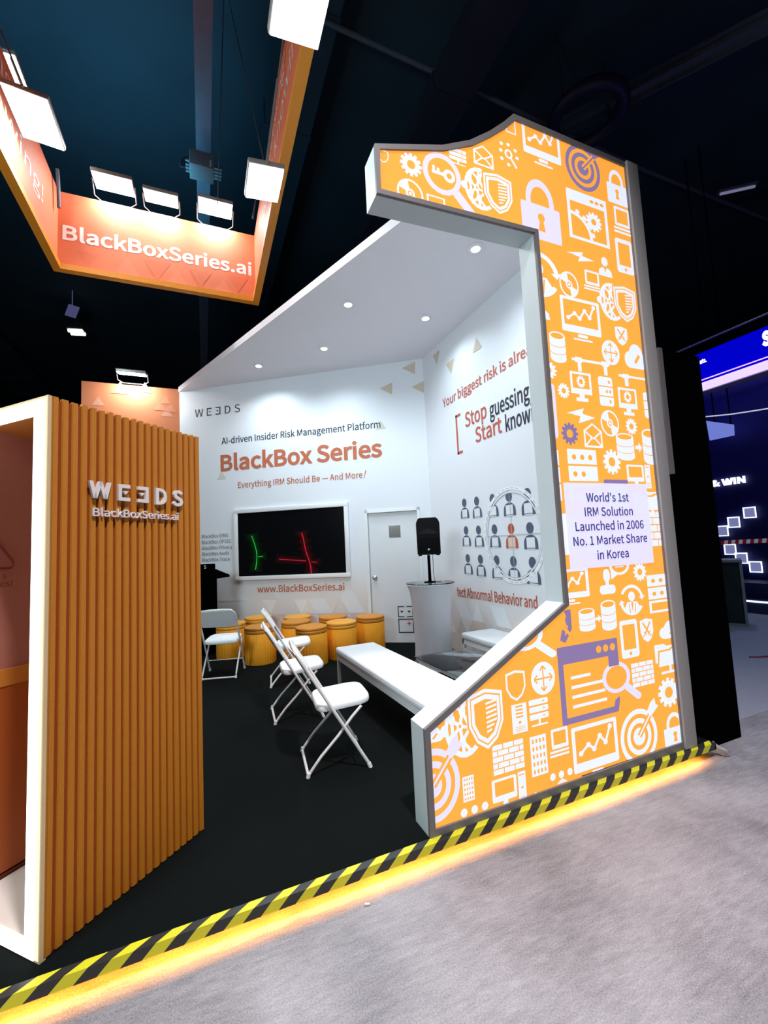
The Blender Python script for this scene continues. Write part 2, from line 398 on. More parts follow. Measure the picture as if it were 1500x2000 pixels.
for (a, b, d) in ((3.345, 3.445, 1), (3.485, 3.585, -1)):
    lr(a, b, .565-q, .565); lr(a, b, .395, .395+q)
    if d > 0: lr(a, a+q, .395, .565)
    else: lr(b-q, b, .395, .565)
    c = (a+b)/2+.012*d; lg.add([bw(c-.028, .492, -.038), bw(c+.028, .492, -.038), bw(c, .462, -.038)], [[2, 1, 0]], 0)
lr(3.345, 3.585, .155, .155+q); lr(3.345, 3.585, .37-q, .37); lr(3.345, 3.345+q, .155, .37); lr(3.585-q, 3.585, .155, .37)
for k in range(4):
    A = k*math.pi/2
    lg.add([bw(3.515+r*math.cos(A+t), .30+r*math.sin(A+t), -.037) for r, t in ((.045, 0), (.012, .8), (0, 0), (.012, -.8))], [[0, 1, 2, 3]], 1)
lg.build('logo_print', [M_dark, M_redink], door, fix=False)

# ================================================================== LIGHT BOX  (figure-1 shaped)
LBL = 'tall glowing orange light box shaped like a figure one with white icons'
lb = thing('lightbox_sign', LBL, 'sign', (1.05, YF, 0))
def to_local(o): o.matrix_parent_inverse = Matrix.Translation(-Vector(lb.location)); return o
OUT = [(1.047, 0), (3.165, 0), (3.165, 4.386), (1.972, 4.386), (1.882, 4.292), (1.757, 4.18), (1.596, 4.06), (1.386, 3.953), (.93, 3.805), (.93, 3.503), (2.079, 3.556), (2.079, 1.095), (1.047, .538)]
INN = [(1.08, .036), (3.04, .05), (3.044, 4.345), (1.99, 4.345), (1.90, 4.255), (1.77, 4.145), (1.622, 4.034), (1.399, 3.922), (.962, 3.783), (.954, 3.535), (2.108, 3.586), (2.108, 1.078), (1.08, .518)]
n = len(OUT); DEP = .165
hs = MB(); hs.prism(OUT, (0, YF+.02, 0), (1, 0, 0), (0, 0, 1), (0, DEP-.02, 0), 0)
to_local(hs.build('housing', mat('pale_blue_grey_paint', (.57, .665, .69), .45, .02, 20), lb))
ft = MB()
vs = [(x, YF, z) for x, z in OUT]+[(x, YF, z) for x, z in INN]+[(x, YF+.02, z) for x, z in OUT]+[(x, YF+.02, z) for x, z in INN]
fs = []
for i in range(n):
    j = (i+1) % n
    fs += [[i, j, n+j, n+i], [2*n+j, 2*n+i, i, j][::-1], [n+i, n+j, 3*n+j, 3*n+i]]
ft.add(vs, fs)
to_local(ft.build('front_trim', M_trim, lb))
po = MB(); po.box((3.046, YF-.016, .004), (3.167, YF+.004, 4.388), bev=.004)
to_local(po.build('side_post', M_grey, lb))

# icons --------------------------------------------------------------
YP = YF+.012
CELLS = [[(2.108, .05), (3.04, .05), (3.044, 4.345), (2.108, 4.345)], [(1.08, .036), (2.108, .043), (2.108, 1.078), (1.08, .518)]]
top = [(.962, 3.783), (1.399, 3.922), (1.622, 4.034), (1.77, 4.145), (1.90, 4.255), (1.99, 4.345), (2.108, 4.345)]
def botz(x): return 3.535+(x-.954)*(3.586-3.535)/(2.108-.954)
for (x0, z0), (x1, z1) in zip(top, top[1:]): CELLS.append([(x0, botz(x0)), (x1, botz(x1)), (x1, z1), (x0, z0)])
def clip(poly, cell):
    out = poly
    for i in range(len(cell)):
        ax, az = cell[i]; bx, bz = cell[(i+1) % len(cell)]
        inp, out = out, []
        if not inp: return []
        sd = lambda p: (bx-ax)*(p[1]-az)-(bz-az)*(p[0]-ax)
        for k in range(len(inp)):
            p, q = inp[k-1], inp[k]; dp, dq = sd(p), sd(q)
            if (dp >= 0) != (dq >= 0):
                t = dp/(dp-dq); out.append((p[0]+(q[0]-p[0])*t, p[1]+(q[1]-p[1])*t))
            if dq >= 0: out.append(q)
    return out
G = MB()
for c in CELLS: G.add([(x, YP, z) for x, z in c], [list(range(len(c)))], 0)
O_, W_, P_, L_, N_ = 0, 1, 2, 3, 4
class Ic:
    cx = cz = 0; w = h = 1; lay = 0; base = 0
I = Ic()
def pol(pts, c, flat=False):
    I.lay += 1
    P = [(I.cx+x*I.w, I.cz+y*I.h) for x, y in pts]
    ar = sum(P[i-1][0]*P[i][1]-P[i][0]*P[i-1][1] for i in range(len(P)))
    if ar < 0: P = P[::-1]
    y = YP-.0008-.00012*min(I.lay, 70)-I.base
    for cell in CELLS:
        q = clip(P, cell)
        if len(q) > 2:
            a = abs(sum(q[i-1][0]*q[i][1]-q[i][0]*q[i-1][1] for i in range(len(q))))
            if a > 2e-7: G.add([(x, y, z) for x, z in q], [list(range(len(q)))], c)
def same(fn, *a):   # keep one layer for many pieces
    l = I.lay; fn(*a); I.lay = l+1
def rc(x0, y0, x1, y1, c): pol([(x0, y0), (x1, y0), (x1, y1), (x0, y1)], c)
def el(cx, cy, r, c, ry=None, n=20): pol([(cx+r*math.cos(2*math.pi*k/n), cy+(ry or r)*math.sin(2*math.pi*k/n)) for k in range(n)], c)
def ln(x0, y0, x1, y1, t, c):
    dx, dy = x1-x0, y1-y0; l = math.hypot(dx, dy) or 1; nx, ny = -dy/l*t/2, dx/l*t/2
    pol([(x0+nx, y0+ny), (x0-nx, y0-ny), (x1-nx, y1-ny), (x1+nx, y1+ny)], c)
def rg(cx, cy, r0, r1, c, a0=0, a1=360, n=24):
    l = I.lay
    for k in range(n):
        A, B = R(a0+(a1-a0)*k/n), R(a0+(a1-a0)*(k+1)/n)
        I.lay = l
        pol([(cx+r0*math.cos(A), cy+r0*math.sin(A)), (cx+r1*math.cos(A), cy+r1*math.sin(A)), (cx+r1*math.cos(B), cy+r1*math.sin(B)), (cx+r0*math.cos(B), cy+r0*math.sin(B))], c)
def rr_(x0, y0, x1, y1, r, c):
    pts = []
    for (cx, cy, a) in ((x1-r, y1-r, 0), (x0+r, y1-r, 90), (x0+r, y0+r, 180), (x1-r, y0+r, 270)):
        pts += [(cx+r*math.cos(R(a+t)), cy+r*math.sin(R(a+t))) for t in (0, 30, 60, 90)]
    pol(pts, c)
def gear(c=1, x=0, y=0, s=1, hole=.19):
    for k in range(12):
        A = k*math.pi/6; ca, sa = math.cos(A), math.sin(A)
        pol([(x+s*(r*ca-t*sa), y+s*(r*sa+t*ca)) for r, t in ((.33, -.085), (.5, -.06), (.5, .06), (.33, .085))], c); I.lay -= 1
    el(x, y, .385*s, c); el(x, y, hole*s, O_)
def magnif(c=1, inner=None):
    ln(.14, -.14, .44, -.44, .17, c); el(.44, -.44, .085, c); el(-.12, .13, .38, c); el(-.12, .13, .285, O_)
    if inner: inner()
def key():
    el(.02, .13, .12, 1); el(.02, .13, .055, O_); rc(-.32, .10, -.07, .16, 1); rc(-.31, .16, -.26, .24, 1); rc(-.22, .16, -.17, .22, 1)
def disc():
    el(0, 0, .5, 1); el(0, 0, .43, O_)
    for a in (100, 280): pol([(0, 0)]+[(.44*math.cos(R(a+t)), .44*math.sin(R(a+t))) for t in (0, 15, 30, 45, 60)], 1)
    el(0, 0, .17, 1); el(0, 0, .10, O_); el(0, 0, .06, 1)
def chart():
    pts = [(-.33, -.10), (-.16, .02), (-.04, -.08), (.10, .12), (.22, -.02), (.34, .24)]
    for a, b in zip(pts, pts[1:]): ln(*a, *b, .045, 1)
    for p in pts: el(*p, .05, 1, n=10)
def monitor(): 
    rr_(-.5, -.30, .5, .5, .03, 1); rc(-.43, -.14, .43, .43, O_); I.lay += 1
    o = I.cz; I.cz += .12*I.h; chart(); I.cz = o
    rc(-.12, -.40, .12, -.33, 1); rc(-.24, -.47, .24, -.43, 1)
def rack():
    for y in (.22, -.12): rc(-.5, y-.02, .5, y+.28, 1)
    for x in (-.28, 0, .28): el(x, .34, .075, O_, .055)
    for x in (-.28, 0): el(x, .0, .075, O_, .055)
    rc(-.5, -.5, .5, -.18, 1); rc(-.42, -.44, .42, -.24, O_)
def db():
    rc(-.5, -.36, .5, .36, 1); el(0, .36, .5, 1, .14); el(0, -.36, .5, 1, .14); el(0, .36, .41, O_, .095)
    for y in (.10, -.14):
        for k in range(10):
            x0, x1 = -.5+k*.1, -.4+k*.1; f = lambda x: y-.1*math.sqrt(max(0, 1-(x/.5)**2))
            ln(x0, f(x0), x1, f(x1), .022, O_); I.lay -= 1
        I.lay += 1
def arrow(): rc(-.5, -.18, .05, .18, 1); pol([(.0, -.5), (.5, 0), (.0, .5)], 1)
def envelope():
    pol([(-.5, -.5), (.5, -.5), (.5, .18), (0, .5), (-.5, .18)], 1); pol([(-.42, -.42), (.42, -.42), (.42, .14), (0, .42), (-.42, .14)], O_)
    for q in ((-.46, .16, 0, -.14), (.46, .16, 0, -.14), (-.46, -.46, -.05, -.08), (.46, -.46, .05, -.08)): ln(*q, .07, 1)
def shieldp(s, x=0, y=0): return [(x-.5*s, y+.42*s), (x-.2*s, y+.47*s), (x, y+.5*s), (x+.2*s, y+.47*s), (x+.5*s, y+.42*s), (x+.5*s, y-.08*s), (x+.3*s, y-.36*s), (x, y-.5*s), (x-.3*s, y-.36*s), (x-.5*s, y-.08*s)]
def globesh():
    el(-.17, 0, .33, 1, .5); el(-.5, -.02, .07, 1, .09)
    el(-.17, 0, .275, O_, .41)
    hub = (-.25, .0); nn = [(-.2, .22), (-.38, .12), (-.37, -.14), (-.22, -.24), (-.08, -.05)]; rim = [(-.2, .46), (-.1, .44), (-.36, .36), (-.46, .12), (-.46, -.14), (-.36, -.36), (-.2, -.46), (-.08, -.42)]
    lk = [(hub, q) for q in nn]+[(nn[0], rim[0]), (nn[0], rim[2]), (nn[1], rim[2]), (nn[1], rim[3]), (nn[2], rim[4]), (nn[2], rim[5]), (nn[3], rim[5]), (nn[3], rim[6]), (nn[3], rim[7]), (nn[0], rim[1]), (nn[1], nn[2]), (nn[3], nn[4]), (nn[0], nn[4])]
    for a, b in lk: ln(*a, *b, .052, 1); I.lay -= 1
    for q in nn+[hub]: el(*q, .055, 1, .075, 10)
    el(*hub, .022, O_, .03, 8)
    def sh(s, c): pol([(.2+x*.6*s, .02+y*.96*s) for x, y in shieldp(1)], c)
    sh(1.1, O_); sh(1, 1); sh(.88, O_); sh(.82, 1); sh(.66, O_)
    for k in range(7):
        y = .24-k*.075; pol([(.2, y), (.385-max(0, k-4)*.05, y+.03), (.385-max(0, k-4)*.05, y+.065), (.2, y+.035)], 1); I.lay -= 1
def lock(c=1):
    rg(0, .12, .24, .36, c, 0, 180, 16)
    rc(-.36, -.02, -.24, .13, c); rc(.24, -.02, .36, .13, c); rr_(-.5, -.5, .5, .06, .03, c); el(0, -.14, .09, O_, .07); pol([(-.04, -.16), (.04, -.16), (.09, -.36), (-.09, -.36)], O_)
def wingear():
    rc(-.5, -.5, .5, .5, 1); rc(-.43, -.44, .43, .27, O_)
    for x in (.12, .25, .38): el(x, .385, .05, O_, .035)
    rg(-.43, -.44, .43, .50, 1, 0, 90, 10); gear(1, .13, -.04, .40, .16)
    for k in range(1, 5):
        A = R(k*20-8); ln(-.43+.5*math.cos(A), -.44+.5*math.sin(A), -.43+.57*math.cos(A), -.44+.57*math.sin(A), .09, 1)
def phone(c=1): rr_(-.5, -.5, .5, .5, .1, c); rc(-.35, -.28, .35, .38, O_); el(0, -.39, .08, O_, .045)
def laptop(): rr_(-.42, -.22, .42, .5, .05, 1); rc(-.32, -.12, .32, .40, O_); rc(-.5, -.36, .5, -.28, 1); rc(-.5, -.5, .5, -.42, 1)
def pman(c=1):
    el(0, .27, .23, c, .24); pol([(-.5, -.5), (.5, -.5), (.45, -.2), (.25, -.06), (-.25, -.06), (-.45, -.2)], c); pol([(-.1, -.05), (.1, -.05), (0, -.3)], O_)
def bust(): el(0, .24, .22, 1, .27); rc(-.1, -.2, .1, .1, 1); rr_(-.5, -.5, .5, -.14, .16, 1)
def bolt(): pol([(-.5, .08), (.12, .5), (.02, .05)], 1); pol([(-.28, .02), (.08, .2), (.08, -.05)], 1); pol([(.5, -.06), (-.10, -.5), (-.02, -.02)], 1); pol([(-.02, -.02), (.02, .14), (.5, -.06)], 1)
def fourway():
    el(0, 0, .5, 1)
    for a in (0, 90, 180, 270):
        c, s = math.cos(R(a)), math.sin(R(a)); q = lambda x, y: (x*c-y*s, x*s+y*c)
        ln(*q(0, 0), *q(.36, 0), .05, O_); ln(*q(.38, 0), *q(.25, .12), .05, O_); ln(*q(.38, 0), *q(.25, -.12), .05, O_)
def swords(c=1):
    pol(shieldp(1), c)
    for s in (-1, 1): ln(-.3*s, .34, .14*s, -.12, .1, O_); ln(.18*s, -.14, .32*s, -.26, .06, O_); ln(.06*s, -.2, .24*s, -.04, .05, O_)
def cloud(): el(-.25, -.1, .25, 1, .3); el(.05, .12, .32, 1, .38); el(.32, -.12, .2, 1, .28); rc(-.25, -.4, .34, 0, 1); ln(-.02, -.2, .2, .1, .12, O_)
def netbar(): rc(-.5, .3, .5, .5, 1); rc(-.42, .2, -.24, .6, 1); rc(.28, .2, .46, .6, 1); rc(-.36, -.5, -.27, .3, 1); rc(.33, -.5, .42, .3, 1)
def gmon(): rc(-.5, -.25, .5, .5, 1); rc(-.4, -.06, .4, .42, O_); gear(1, 0, .18, .42, .22); rc(-.12, -.4, .12, -.25, 1); rc(-.28, -.5, .28, -.38, 1)
def stack(): 
    rr_(-.5, -.5, .5, .5, .12, 1); rc(-.5, .15, .5, .19, O_); rc(-.5, -.19, .5, -.15, O_)
    for x, y in ((.25, .33), (.05, 0), (.28, 0), (.25, -.34)): rc(x-.07, y-.05, x+.07, y+.05, O_)
def nstack():
    for y in (.38, .12, -.14): rr_(-.5, y-.1, .5, y+.1, .05, 1); rc(.2, y-.02, .32, y+.02, O_)
    rc(-.05, -.42, .05, -.24, 1); rc(-.42, -.47, .42, -.41, 1)
def bricks():
    for r in range(5):
        y = .5-r*.205
        xs = [-.5, -.16, .18, .5] if r % 2 == 0 else [-.5, -.33, .01, .35, .5]
        for a, b in zip(xs, xs[1:]): rc(a+.015, y-.17, b-.015, y, 1); I.lay -= 1
def building():
    rc(-.5, -.5, .5, .5, 1)
    for i in range(4):
        for j in range(5): rc(-.38+i*.22, .32-j*.19, -.27+i*.22, .42-j*.19, O_); I.lay -= 1
def tower():
    rc(-.5, -.5, .5, .5, 1)
    for k in range(4): rc(-.25, .38-k*.12, .25, .44-k*.12, O_)
    el(0, -.14, .1, O_, .05)
    for k in range(3): rc(-.35, -.3-k*.06, .35, -.28-k*.06, O_)
def pc():
    rr_(-.5, -.22, .22, .48, .05, 1); rc(-.42, -.04, .14, .40, O_); rc(-.2, -.34, -.06, -.22, 1); rc(-.4, -.44, .1, -.34, 1)
    rc(.27, -.5, .5, .5, 1); rc(.31, .38, .46, .42, O_); el(.385, 0, .04, O_, .035)
    for k in range(3): rc(.31, -.3-k*.06, .46, -.28-k*.06, O_)
def pcs(): rr_(-.3, -.22, .5, .5, .06, 1); rc(-.2, -.08, .4, .4, O_); rc(-.4, -.36, .5, -.28, 1); rc(-.4, -.5, .5, -.42, 1)
def target(c=1, arr=1):
    for r, q in ((.5, c), (.41, O_), (.33, c), (.24, O_), (.16, c)): el(0, 0, r, q, n=32)
    ln(0, 0, .50, .50, .12, O_); ln(-.02, -.02, .42, .42, .035, c); pol([(.26, .40), (.36, .30), (.60, .46), (.52, .50), (.50, .62), (.38, .56)], c)
def cycle():
    for a in (10, 190): rg(0, 0, .40, .5, 1, a, a+140, 14); A = R(a+2); pol([(.32*math.cos(A), .32*math.sin(A)), (.58*math.cos(A), .58*math.sin(A)), (.45*math.cos(A-.28), .45*math.sin(A-.28))], 1)
    el(0, .12, .14, 1, .16); pol([(-.36, -.3), (-.2, -.06), (.2, -.06), (.36, -.3), (.1, -.46), (-.1, -.46)], 1); pol([(-.05, -.08), (.05, -.08), (0, -.4)], O_)
    ln(-.14, -.1, -.1, -.42, .035, O_); ln(.14, -.1, .1, -.42, .035, O_)
def folders(): pol([(-.5, -.1), (-.5, .5), (-.1, .5), (0, .42), (.3, .42), (.3, -.1)], 1); pol([(-.44, -.3), (-.36, .3), (.1, .3), (.2, .36), (.5, .36), (.5, -.3)], O_); pol([(-.38, -.24), (-.3, .24), (.14, .24), (.24, .3), (.5, .3), (.5, -.24)], 1); rc(.05, -.44, .14, -.24, 1); rc(-.3, -.5, .5, -.42, 1)
def purwin():
    rc(-.5, .27, .5, .5, P_); rc(-.5, -.5, -.42, .3, P_); rc(-.5, -.5, .42, -.42, P_); rc(.32, .12, .5, .3, P_)
    pol([(.34, -.46), (.42, -.5), (.46, -.36), (.46, -.3), (.38, -.34)], P_)
    for x in (.17, .29, .41): el(x, .385, .045, O_, .05)
    for k, x1 in enumerate((.0, .2, .22, .24)): rc(-.32, .06-k*.125, x1, .10-k*.125, 1)
def bubble(): el(0, .08, .48, 1, .42); el(0, .08, .36, O_, .31); pol([(-.42, -.02), (-.1, -.3), (-.42, -.5)], 1); rc(-.2, .14, .2, .18, 1); rc(-.2, 0, .2, .04, 1)
def dots3(): 
    for x in (-.38, 0, .38): el(x, 0, .12, 1, .42, 12)
def dotsmag():
    for x, y in ((-.4, .1), (-.35, .4), (0, .45), (.35, .3), (.42, 0), (-.38, -.25), (-.05, -.42)): el(x, y, .09, 1, .075, 10)
    el(-.02, .04, .2, 1, .2); el(-.02, .04, .11, O_, .12); ln(.1, -.12, .36, -.46, .1, 1)
def shieldo(): pol(shieldp(1), 1); pol(shieldp(.84), O_)
def box_o(): rc(-.5, -.5, .5, .5, 1); rc(-.4, -.42, .4, .42, O_)
def blk(c=1): rr_(-.5, -.5, .5, .5, .08, c)
def halfsw(): pol([(-.5, -.4), (-.1, -.5), (.5, -.1), (.5, .5), (-.02, .48), (.1, .3), (0, .2), (.1, 0), (-.3, -.1)], P_); ln(-.2, -.02, .4, -.3, .12, O_); ln(.15, .02, -.05, -.26, .1, O_)
def lowerbits(): pol([(-.5, -.5), (0, .5), (.5, -.5)], 1)
ICONS = [  # (drawer, px box x0,y0,x1,y1, round?)
 (shieldo, 738, 285, 761, 318, 0), (gear, 783, 295, 826, 342, 1), (lambda: magnif(L_, key), 829, 300, 927, 410, 1), (disc, 777, 346, 829, 404, 1), (box_o, 835, 375, 873, 420, 0),
 (nstack, 878, 281, 914, 326, 0), (envelope, 925, 274, 967, 330, 0), (dotsmag, 975, 270, 1017, 331, 0), (box_o, 988, 225, 1010, 262, 0), (monitor, 1020, 222, 1101, 340, 0),
 (lambda: target(P_), 1107, 280, 1175, 372, 1), (lock, 1184, 321, 1229, 405, 0), (globesh, 910, 330, 1004, 414, 1), (lambda: lock(L_), 1015, 333, 1101, 480, 0), (wingear, 1108, 364, 1195, 486, 0),
 (laptop, 1198, 398, 1238, 462, 0), (phone, 1203, 461, 1242, 538, 0), (swords, 974, 424, 1003, 456, 0), (cycle, 1008, 486, 1096, 578, 1), (bolt, 1108, 481, 1164, 518, 0),
 (pman, 1169, 497, 1199, 542, 0), (pcs, 1137, 522, 1175, 570, 0), (disc, 1095, 528, 1133, 580, 1), (monitor, 1096, 574, 1180, 676, 0), (globesh, 1174, 554, 1246, 628, 1),
 (pman, 1040, 576, 1077, 624, 0), (swords, 1203, 634, 1230, 676, 0), (fourway, 1178, 663, 1213, 712, 1), (cloud, 1220, 667, 1266, 728, 0), (db, 1074, 643, 1110, 710, 0),
 (arrow, 1058, 664, 1073, 686, 0), (gear, 1056, 703, 1090, 739, 1), (netbar, 1120, 697, 1196, 734, 0), (gmon, 1115, 723, 1161, 786, 0), (stack, 1170, 733, 1203, 794, 0),
 (netbar, 1212, 730, 1288, 762, 0), (gmon, 1209, 755, 1250, 813, 0), (stack, 1258, 765, 1288, 818, 0), (gear, 1092, 747, 1115, 777, 1), (lambda: phone(L_), 1046, 744, 1094, 856, 0),
 (bolt, 1108, 793, 1167, 829, 0), (lambda: gear(P_), 1099, 824, 1132, 868, 1), (envelope, 1141, 824, 1181, 875, 0), (disc, 1176, 800, 1212, 852, 1), (gear, 1225, 816, 1247, 848, 1),
 (db, 1205, 844, 1244, 900, 0), (arrow, 1243, 863, 1258, 884, 0), (db, 1255, 836, 1290, 908, 0), (gear, 1181, 877, 1215, 926, 1), (rack, 1110, 876, 1175, 975, 0), (rack, 1040, 876, 1101, 978, 0),
 (pc, 1226, 906, 1276, 954, 0), (lambda: blk(P_), 1182, 936, 1232, 966, 0), (folders, 1242, 956, 1300, 1010, 0), (bricks, 1252, 996, 1305, 1068, 0),
 (monitor, 1070, 1108, 1157, 1188, 0), (bust, 1171, 1110, 1206, 1162, 0), (bubble, 1190, 1084, 1235, 1132, 0), (gear, 1240, 1099, 1265, 1135, 1), (rack, 1266, 1118, 1325, 1198, 0),
 (cycle, 1214, 1142, 1260, 1202, 1), (db, 1132, 1186, 1167, 1236, 0), (arrow, 1165, 1200, 1178, 1217, 0), (db, 1175, 1170, 1209, 1234, 0), (halfsw, 1092, 1190, 1122, 1258, 0),
 (phone, 1212, 1208, 1253, 1288, 0), (swords, 1252, 1206, 1281, 1257, 0), (cloud, 1289, 1208, 1335, 1254, 0), (folders, 1281, 1252, 1332, 1320, 0), (bricks, 1235, 1288, 1283, 1345, 0),
 (gear, 1289, 1324, 1330, 1382, 1), (purwin, 1092, 1242, 1222, 1416, 0), (lambda: magnif(L_), 1181, 1292, 1252, 1372, 1), (magnif, 993, 1210, 1086, 1290, 1), (shieldo, 989, 1306, 1031, 1374, 0),
 (fourway, 1040, 1293, 1087, 1358, 1), (globesh, 872, 1350, 987, 1476, 1), (tower, 1001, 1372, 1034, 1436, 0), (nstack, 1035, 1360, 1076, 1424, 0), (cloud, 828, 1418, 868, 1460, 0),
 (lambda: target(L_), 795, 1463, 902, 1612, 1), (bricks, 963, 1442, 1029, 1518, 0), (building, 1037, 1433, 1074, 1520, 0), (pcs, 1070, 1418, 1115, 1484, 0), (monitor, 1119, 1398, 1216, 1535, 0),
 (target, 1216, 1385, 1288, 1494, 1), (lock, 1297, 1384, 1345, 1465, 0), (building, 905, 1514, 930, 1570, 0), (pc, 963, 1505, 1033, 1590, 0), (dots3, 902, 1564, 957, 1602, 0), (dots3, 1077, 1498, 1122, 1530, 0),
 (lowerbits, 1090, 1518, 1112, 1534, 0), (lowerbits, 1036, 1545, 1062, 1560, 0), (blk, 856, 1606, 895, 1640, 0), (blk, 1095, 1002, 1133, 1084, 0),
]
def fpl(px, py): return at(px, py, (0, 1, 0), YF)
for k, (fn, x0, y0, x1, y1, rnd) in enumerate(ICONS):
    mx, my = (x0+x1)/2, (y0+y1)/2; c = fpl(mx, my)
    # image vectors for one metre along x and z at this spot
    a = fpl(mx+2, my); b = fpl(mx, my+2)
    J = ((a.x-c.x)/2, (b.x-c.x)/2, (a.z-c.z)/2, (b.z-c.z)/2); det = J[0]*J[3]-J[1]*J[2]
    ax, bx_, ay, by_ = J[3]/det, -J[1]/det, -J[2]/det, J[0]/det
    A, B, C, D = abs(ax), abs(bx_), abs(ay), abs(by_)
    bw_, bh_ = x1-x0, y1-y0
    if rnd: wm = math.sqrt(max(1, bw_**2))/math.hypot(A, B); hm = bh_/math.hypot(C*.75, D)
    else:
        dd = A*D-B*C; wm = (bw_*D-bh_*B)/dd; hm = (bh_*A-bw_*C)/dd
    I.cx, I.cz, I.w, I.h, I.lay, I.base = c.x, c.z, max(wm, .01), max(hm, .01), 0, (k % 3)*.00002
    fn()
# pale caption panel printed over the icons
I.cx, I.cz, I.w, I.h, I.lay, I.base = 2.537, 1.578, .785, .56, 0, .0085
rc(-.5, -.5, .5, .5, L_)
I.lay = 3
rc(-.44, .30, -.08, .5, 5); rc(-.40, .36, -.12, .46, L_); rr_(.02, .18, .26, .46, .04, 5); pol([(.32, .12), (.32, .4), (.5, .34), (.5, .12)], 5); rr_(-.28, -.34, -.1, .0, .04, 5); rc(-.22, -.24, -.15, -.06, L_)
rr_(-.5, -.26, -.36, .08, .03, 5)
for r in range(4): rc(.40, -.15+r*.06, .5, -.11+r*.06, 5)
for s, x0, x1, z in (("World's 1st", 2.329, 2.73, 1.733), ('IRM Solution', 2.304, 2.758, 1.637), ('Launched in 2006', 2.212, 2.854, 1.542), ('No. 1 Market Share', 2.184, 2.877, 1.447), ('in Korea', 2.384, 2.678, 1.350)):
    text(G, s, (x0, YF-.0025, z), (1, 0, 0), uz, x1-x0, .056, N_, bold=.006)
LBS = .95
to_local(G.build('graphic_panel', [emat('lit_orange_film', (1, .40, .055), LBS, .10, 1.2), emat('lit_white_film', (.78, .83, 1.0), LBS), emat('lit_purple_film', (.24, .175, .36), .95),
    emat('lit_lilac_film', (.74, .70, 1.0), LBS), mat('navy_caption_ink', (.02, .02, .09), .6, emit=(.035, .03, .16), es=1), emat('lit_pale_lilac_film', (.72, .73, 1.0), LBS)], lb, fix=False))

# ================================================================== PLATFORM EDGE
hz = MB(); p_ = .148; sk = .105
x = -3.6
while x < 3.30:
    for i, mi in ((0, 0), (1, 1)):
        a = x+i*p_/2; b = a+p_/2
        def X(v): return min(3.325, v)
        # top strip then its fold over the lip; stripes lean
        hz.add([(X(a), 2.0355, .0015), (X(b), 2.0355, .0015), (X(b+sk*.55), 2.078, .0015), (X(a+sk*.55), 2.078, .0015)], [[0, 1, 2, 3]], mi)
        hz.add([(X(a-sk*.45), 2.0355, -.043), (X(b-sk*.45), 2.0355, -.043), (X(b), 2.0355, .0015), (X(a), 2.0355, .0015)], [[0, 1, 2, 3]], mi)
    x += p_
tag(hz.build('hazard_tape', [mat('yellow_tape', (.62, .58, .02), .45, .05, 30), mat('black_tape', (.02, .022, .022), .4, .2, 30)], fix=False), 'yellow and black striped hazard tape folded over the platform edge', 'tape')
ls = MB().box((-3.5, 2.0475, -.0245), (3.20, 2.074, -.0225))
tag(ls.build('led_strip', emat('amber_led', (1, .37, .04), 62)), 'amber LED strip hidden under the platform edge, glowing on the floor', 'light strip')
sc = MB(); random.seed(3)
pts = [(3.335, 2.05, .0), (3.36, 2.03, -.03), (3.40, 2.01, -.055), (3.42, 2.0, -.099), (3.385, 2.03, -.099), (3.35, 2.05, -.07), (3.325, 2.06, -.03)]
sc.add(pts+[(p[0]+.012, p[1]+.015, p[2]) for p in pts]+[(3.372, 2.0, -.05)], [[0, 1, 14], [1, 2, 14], [2, 3, 14], [3, 4, 14], [4, 5, 14], [5, 6, 14], [6, 0, 14]]+[[i, (i+1) % 7, 7+(i+1) % 7, 7+i] for i in range(7)]+[[7, 8, 9, 10, 11, 12, 13]])
tag(sc.build('crumpled_tape_end', mat('dirty_white_tape', (.45, .43, .40), .6, .2, 60)), 'crumpled white tape end curling off the platform corner', 'scrap')
pe = atz(717, 1766, GZ+.006)
tag(MB().tube([pe+Vector((-.011, .004, 0)), pe+Vector((.011, -.004, 0))], .0055, 8).build('foam_pellet', mat('cream_foam', (.7, .62, .5), .7, .1, 90)), 'tiny cream pellet lying on the concrete before the platform', 'litter')

# ================================================================== DISPLAY KIOSK (left)
K = Vector((-.585, 2.14, 0)); A45 = math.sqrt(.5)
ks = thing('display_kiosk', 'orange slatted kiosk with glowing white frame and raised white lettering', 'kiosk', K, R(45))
# local axes: x along the slatted side (away from us), y along the lit front (to the left)
HK, WK, DK = 2.20, .74, .806
M_slat = mat('ochre_slats', (.54, .195, .008), .6, .14, 260, .2)
M_slatdark = mat('ochre_groove', (.34, .045, .008), .7)
sl = MB(); NS = 20; pt = DK/NS
sl.box((0, .014, 0), (DK, .03, HK-.01), 1)
for i in range(NS):
    a = i*pt+(0 if i == 0 else .006); b = (i+1)*pt-.006
    pr = [(a, .016), (a, .005), (a+.004, .0), (b-.004, 0), (b, .005), (b, .016)]
    sl.prism(pr, (0, 0, .006), (1, 0, 0), (0, 1, 0), (0, 0, HK-.006-(i % 3)*.002), 0)
sl.build('slat_panel', [M_slat, M_slatdark], ks)
cs = MB()
cs.box((0, .03, 0), (DK, .045, HK-.012)); cs.box((DK-.02, .045, 0), (DK, WK, HK-.012)); cs.box((.01, WK-.03, 0), (DK-.02, WK, HK-.012)); cs.box((.01, .045, HK-.035), (DK-.02, WK-.03, HK-.012)); cs.box((.01, .045, .004), (DK-.02, WK-.03, .03))
cs.build('carcass', [mat('ochre_carcass', (.50, .185, .03), .6, .05, 60)], ks)
fb = MB(); fw = .007   # thin cream border round the lit frame
for (y0, y1, z0, z1) in ((.0, fw, 0, HK), (WK-fw, WK, 0, HK), (fw, WK-fw, HK-.008, HK), (fw, WK-fw, 0, .008)): fb.box((-.010, y0, z0), (.012, y1, z1))
